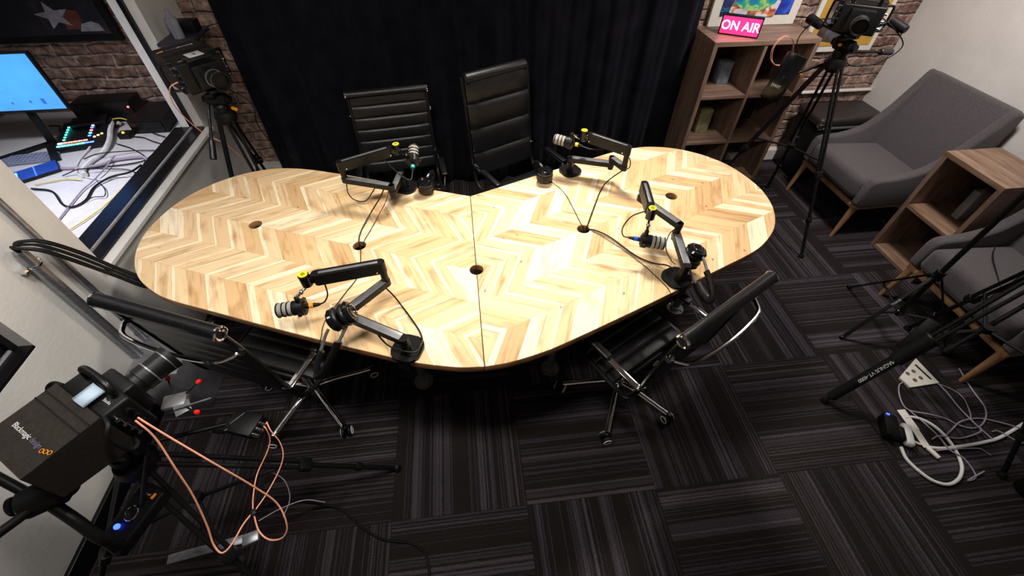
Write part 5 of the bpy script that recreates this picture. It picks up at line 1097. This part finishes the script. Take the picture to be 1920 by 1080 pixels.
bm = bm_new(); add_box(bm, (0.045, -0.022, 0.028), (0.035, 0.075, 0.045), bev=0.010); obj('side_plug', bm, M_blk, pa)
bm = bm_new(); add_box(bm, (-0.012, 0.055, 0.060), (0.014, 0.008, 0.006)); obj('indicator_light', bm, mat('blue_led', (0.1, 0.2, 1), 0.4, emit=(0.02, 0.05, 1.0), es=5), pa)
bm = bm_new(); add_box(bm, (0, 0, 0.022), (0.046, 0.125, 0.040), bev=0.017, seg=4); o = solo('cord_socket', bm, M_wht, 'white cord socket plugged against the black adapter', 'plug'); o.location = (2.098, 0.668, 0.0); o.rotation_euler = (0, 0, math.radians(-28))
bm = bm_new(); add_bar(bm, (2.170, 0.800, 0.019), (2.168, 0.690, 0.014), 0.045, 0.003, 0.001); add_bar(bm, (2.168, 0.690, 0.014), (2.160, 0.600, 0.012), 0.036, 0.003, 0.001); add_bar(bm, (2.160, 0.600, 0.014), (2.176, 0.545, 0.014), 0.022, 0.012, 0.003); solo('cord_tag', bm, M_paper, 'long white paper tag wrapped on the coiled cord', 'tag', None, (2.168, 0.69, 0.01))
# black case in the bottom right corner
t = thing('equipment_bag', 'black equipment bag at the bottom right corner of the photo', 'bag', (2.62, 0.20, 0), math.radians(8))
bm = bm_new(); add_box(bm, (0, 0, 0.11), (0.36, 0.46, 0.22), bev=0.03, seg=3); obj('body', bm, M_blk, t)
bm = bm_new(); add_tube(bm, [(-0.18, 0.10, 0.13), (-0.21, 0.06, 0.19), (-0.21, -0.06, 0.19), (-0.18, -0.10, 0.13)], 0.010, 8, 5); obj('handle', bm, M_leath, t)
bm = bm_new(); add_box(bm, (0, 0, 0.0015), (0.10, 0.14, 0.003)); o = solo('paper_card', bm, M_paper, 'white card lying on the black bag at the right edge', 'card'); o.location = (2.60, 0.36, 0.221)
# things behind the high tripod
t = thing('field_monitor', 'black flat monitor hung on the tall tripod with small white print', 'monitor', (1.965, 2.50, 1.06), 0)
fy = Vector((0.22, 0.0, 0.95)).normalized(); fn = Vector((-0.55, -0.75, 0.45)); fx = fy.cross(fn).normalized(); Bm = basis((0, 0, 0), fx, fy)
bm = bm_new(); add_box(bm, (0, 0, 0), (0.115, 0.27, 0.024), Bm.to_3x3(), 0.005); obj('housing', bm, M_blkg, t)
text_obj('lettering', 'SWIT', 0.024, Bm @ Matrix.Translation((-0.01, -0.05, 0.0122)), mat('white_print', (0.7, 0.7, 0.7), 0.5), t, 0.0003)
bm = bm_new(); add_box(bm, (0, 0.0, 0), (0.02, 0.03, 0.03), Bm.to_3x3(), 0.003); add_cyl(bm, (0, 0, 0), (0.22, 0.0, 0.07), 0.008); obj('mount_arm', bm, M_blk, t)
cable('video_cable', [(1.98+0.07*math.cos(a)*(1+0.04*math.sin(a*1.4)), 2.62+0.02*math.sin(a)+0.004*k/8, 1.17+0.075*math.sin(a)) for k, a in enumerate([PI*0.6+2*PI*k/16 for k in range(34)])], 0.0018, M_sdi, 'coil of pale salmon cable hanging before the bookcase top')
for k, (a, b_) in enumerate((((2.235, 2.47, 1.29), (2.05, 2.62, 1.35)), ((2.30, 2.45, 1.33), (2.42, 2.44, 1.37)))):
    bm = bm_new(); add_cyl(bm, a, b_, 0.010); add_cyl(bm, b_, Vector(b_)+Vector((0.03, -0.09, -0.02)), 0.026, 0.022, 16, 0.004); solo('camera_accessory', bm, M_blk, 'black cylindrical accessory %s the camera on the tall tripod' % ('left of' if k == 0 else 'right of'), 'camera accessory', None, a)

# ------------------------------------------------------------------ last small leads and devices
cable('camera_cable', [(-1.50,2.56,1.17), (-1.56,2.53,1.14), (-1.60,2.56,1.02), (-1.56,2.60,0.86), (-1.46,2.62,0.74), (-1.44,2.70,0.50), (-1.50,2.80,0.02)], 0.003, M_sdi, 'salmon cable curving down from the camera in the back left corner')
cable('camera_cable', [(-1.28,2.56,1.12), (-1.20,2.58,1.02), (-1.24,2.62,0.88), (-1.25,2.75,0.68), (-1.16,2.86,0.50), (-1.22,2.95,0.30), (-1.30,3.0,0.01)], 0.003, M_blk, 'thin black cable looping right of the camera in the back left corner')
cable('loose_cable', [(2.98,1.50,0.475), (2.90,1.42,0.462), (2.80,1.28,0.456), (2.74,1.20,0.452), (2.68,1.14,0.455)], 0.003, M_blk, 'thin dark cable lying across the seat of the right armchair')
bm = bm_new(); add_cyl(bm, (-1.335,2.62,0.985), (-1.31,2.60,0.985), 0.010, seg=12); solo('tension_knob', bm, M_ora, 'orange knob on the tripod head in the back left corner', 'knob', None, (-1.335,2.62,0.985))
for k, (p, lab) in enumerate((((2.17, 2.43, 1.262), 'orange tag tied under the camera before the ochre painting'), ((2.10, 2.53, 1.06), 'orange tag on the left leg of the tall tripod'))):
    bm = bm_new(); add_box(bm, (0, 0, 0), (0.016, 0.016, 0.014), Rz(0.4), 0.003); o = solo('tag', bm, M_ora, lab, 'tag'); o.location = p
cable('camera_cable', [(2.33,2.45,1.40), (2.42,2.38,1.34), (2.50,2.36,1.26), (2.44,2.40,1.16), (2.32,2.44,1.14), (2.24,2.44,1.20)], 0.003, M_blk, 'black cable loop right of the camera on the tall tripod')
cable('camera_cable', [(2.12,2.48,1.38), (2.02,2.52,1.36), (1.98,2.54,1.26), (2.04,2.54,1.16)], 0.003, M_blk, 'black cable left of the camera on the tall tripod')
t = thing('battery_box', 'small black box with amber and blue lights on the carpet', 'battery', (-0.86, 0.245, 0), 0.1)
bm = bm_new(); add_box(bm, (0, 0, 0.06), (0.16, 0.10, 0.12), bev=0.008); obj('housing', bm, M_blk, t)
bm = bm_new(); add_sphere(bm, (-0.035, 0.02, 0.12), 0.005, 10); obj('amber_light', bm, mat('amber_led', (1, 0.4, 0.05), 0.4), t)
bm = bm_new(); add_sphere(bm, (0.03, 0.02, 0.12), 0.004, 10); obj('blue_light', bm, mat('blue_led', (0.1, 0.2, 1), 0.4), t)
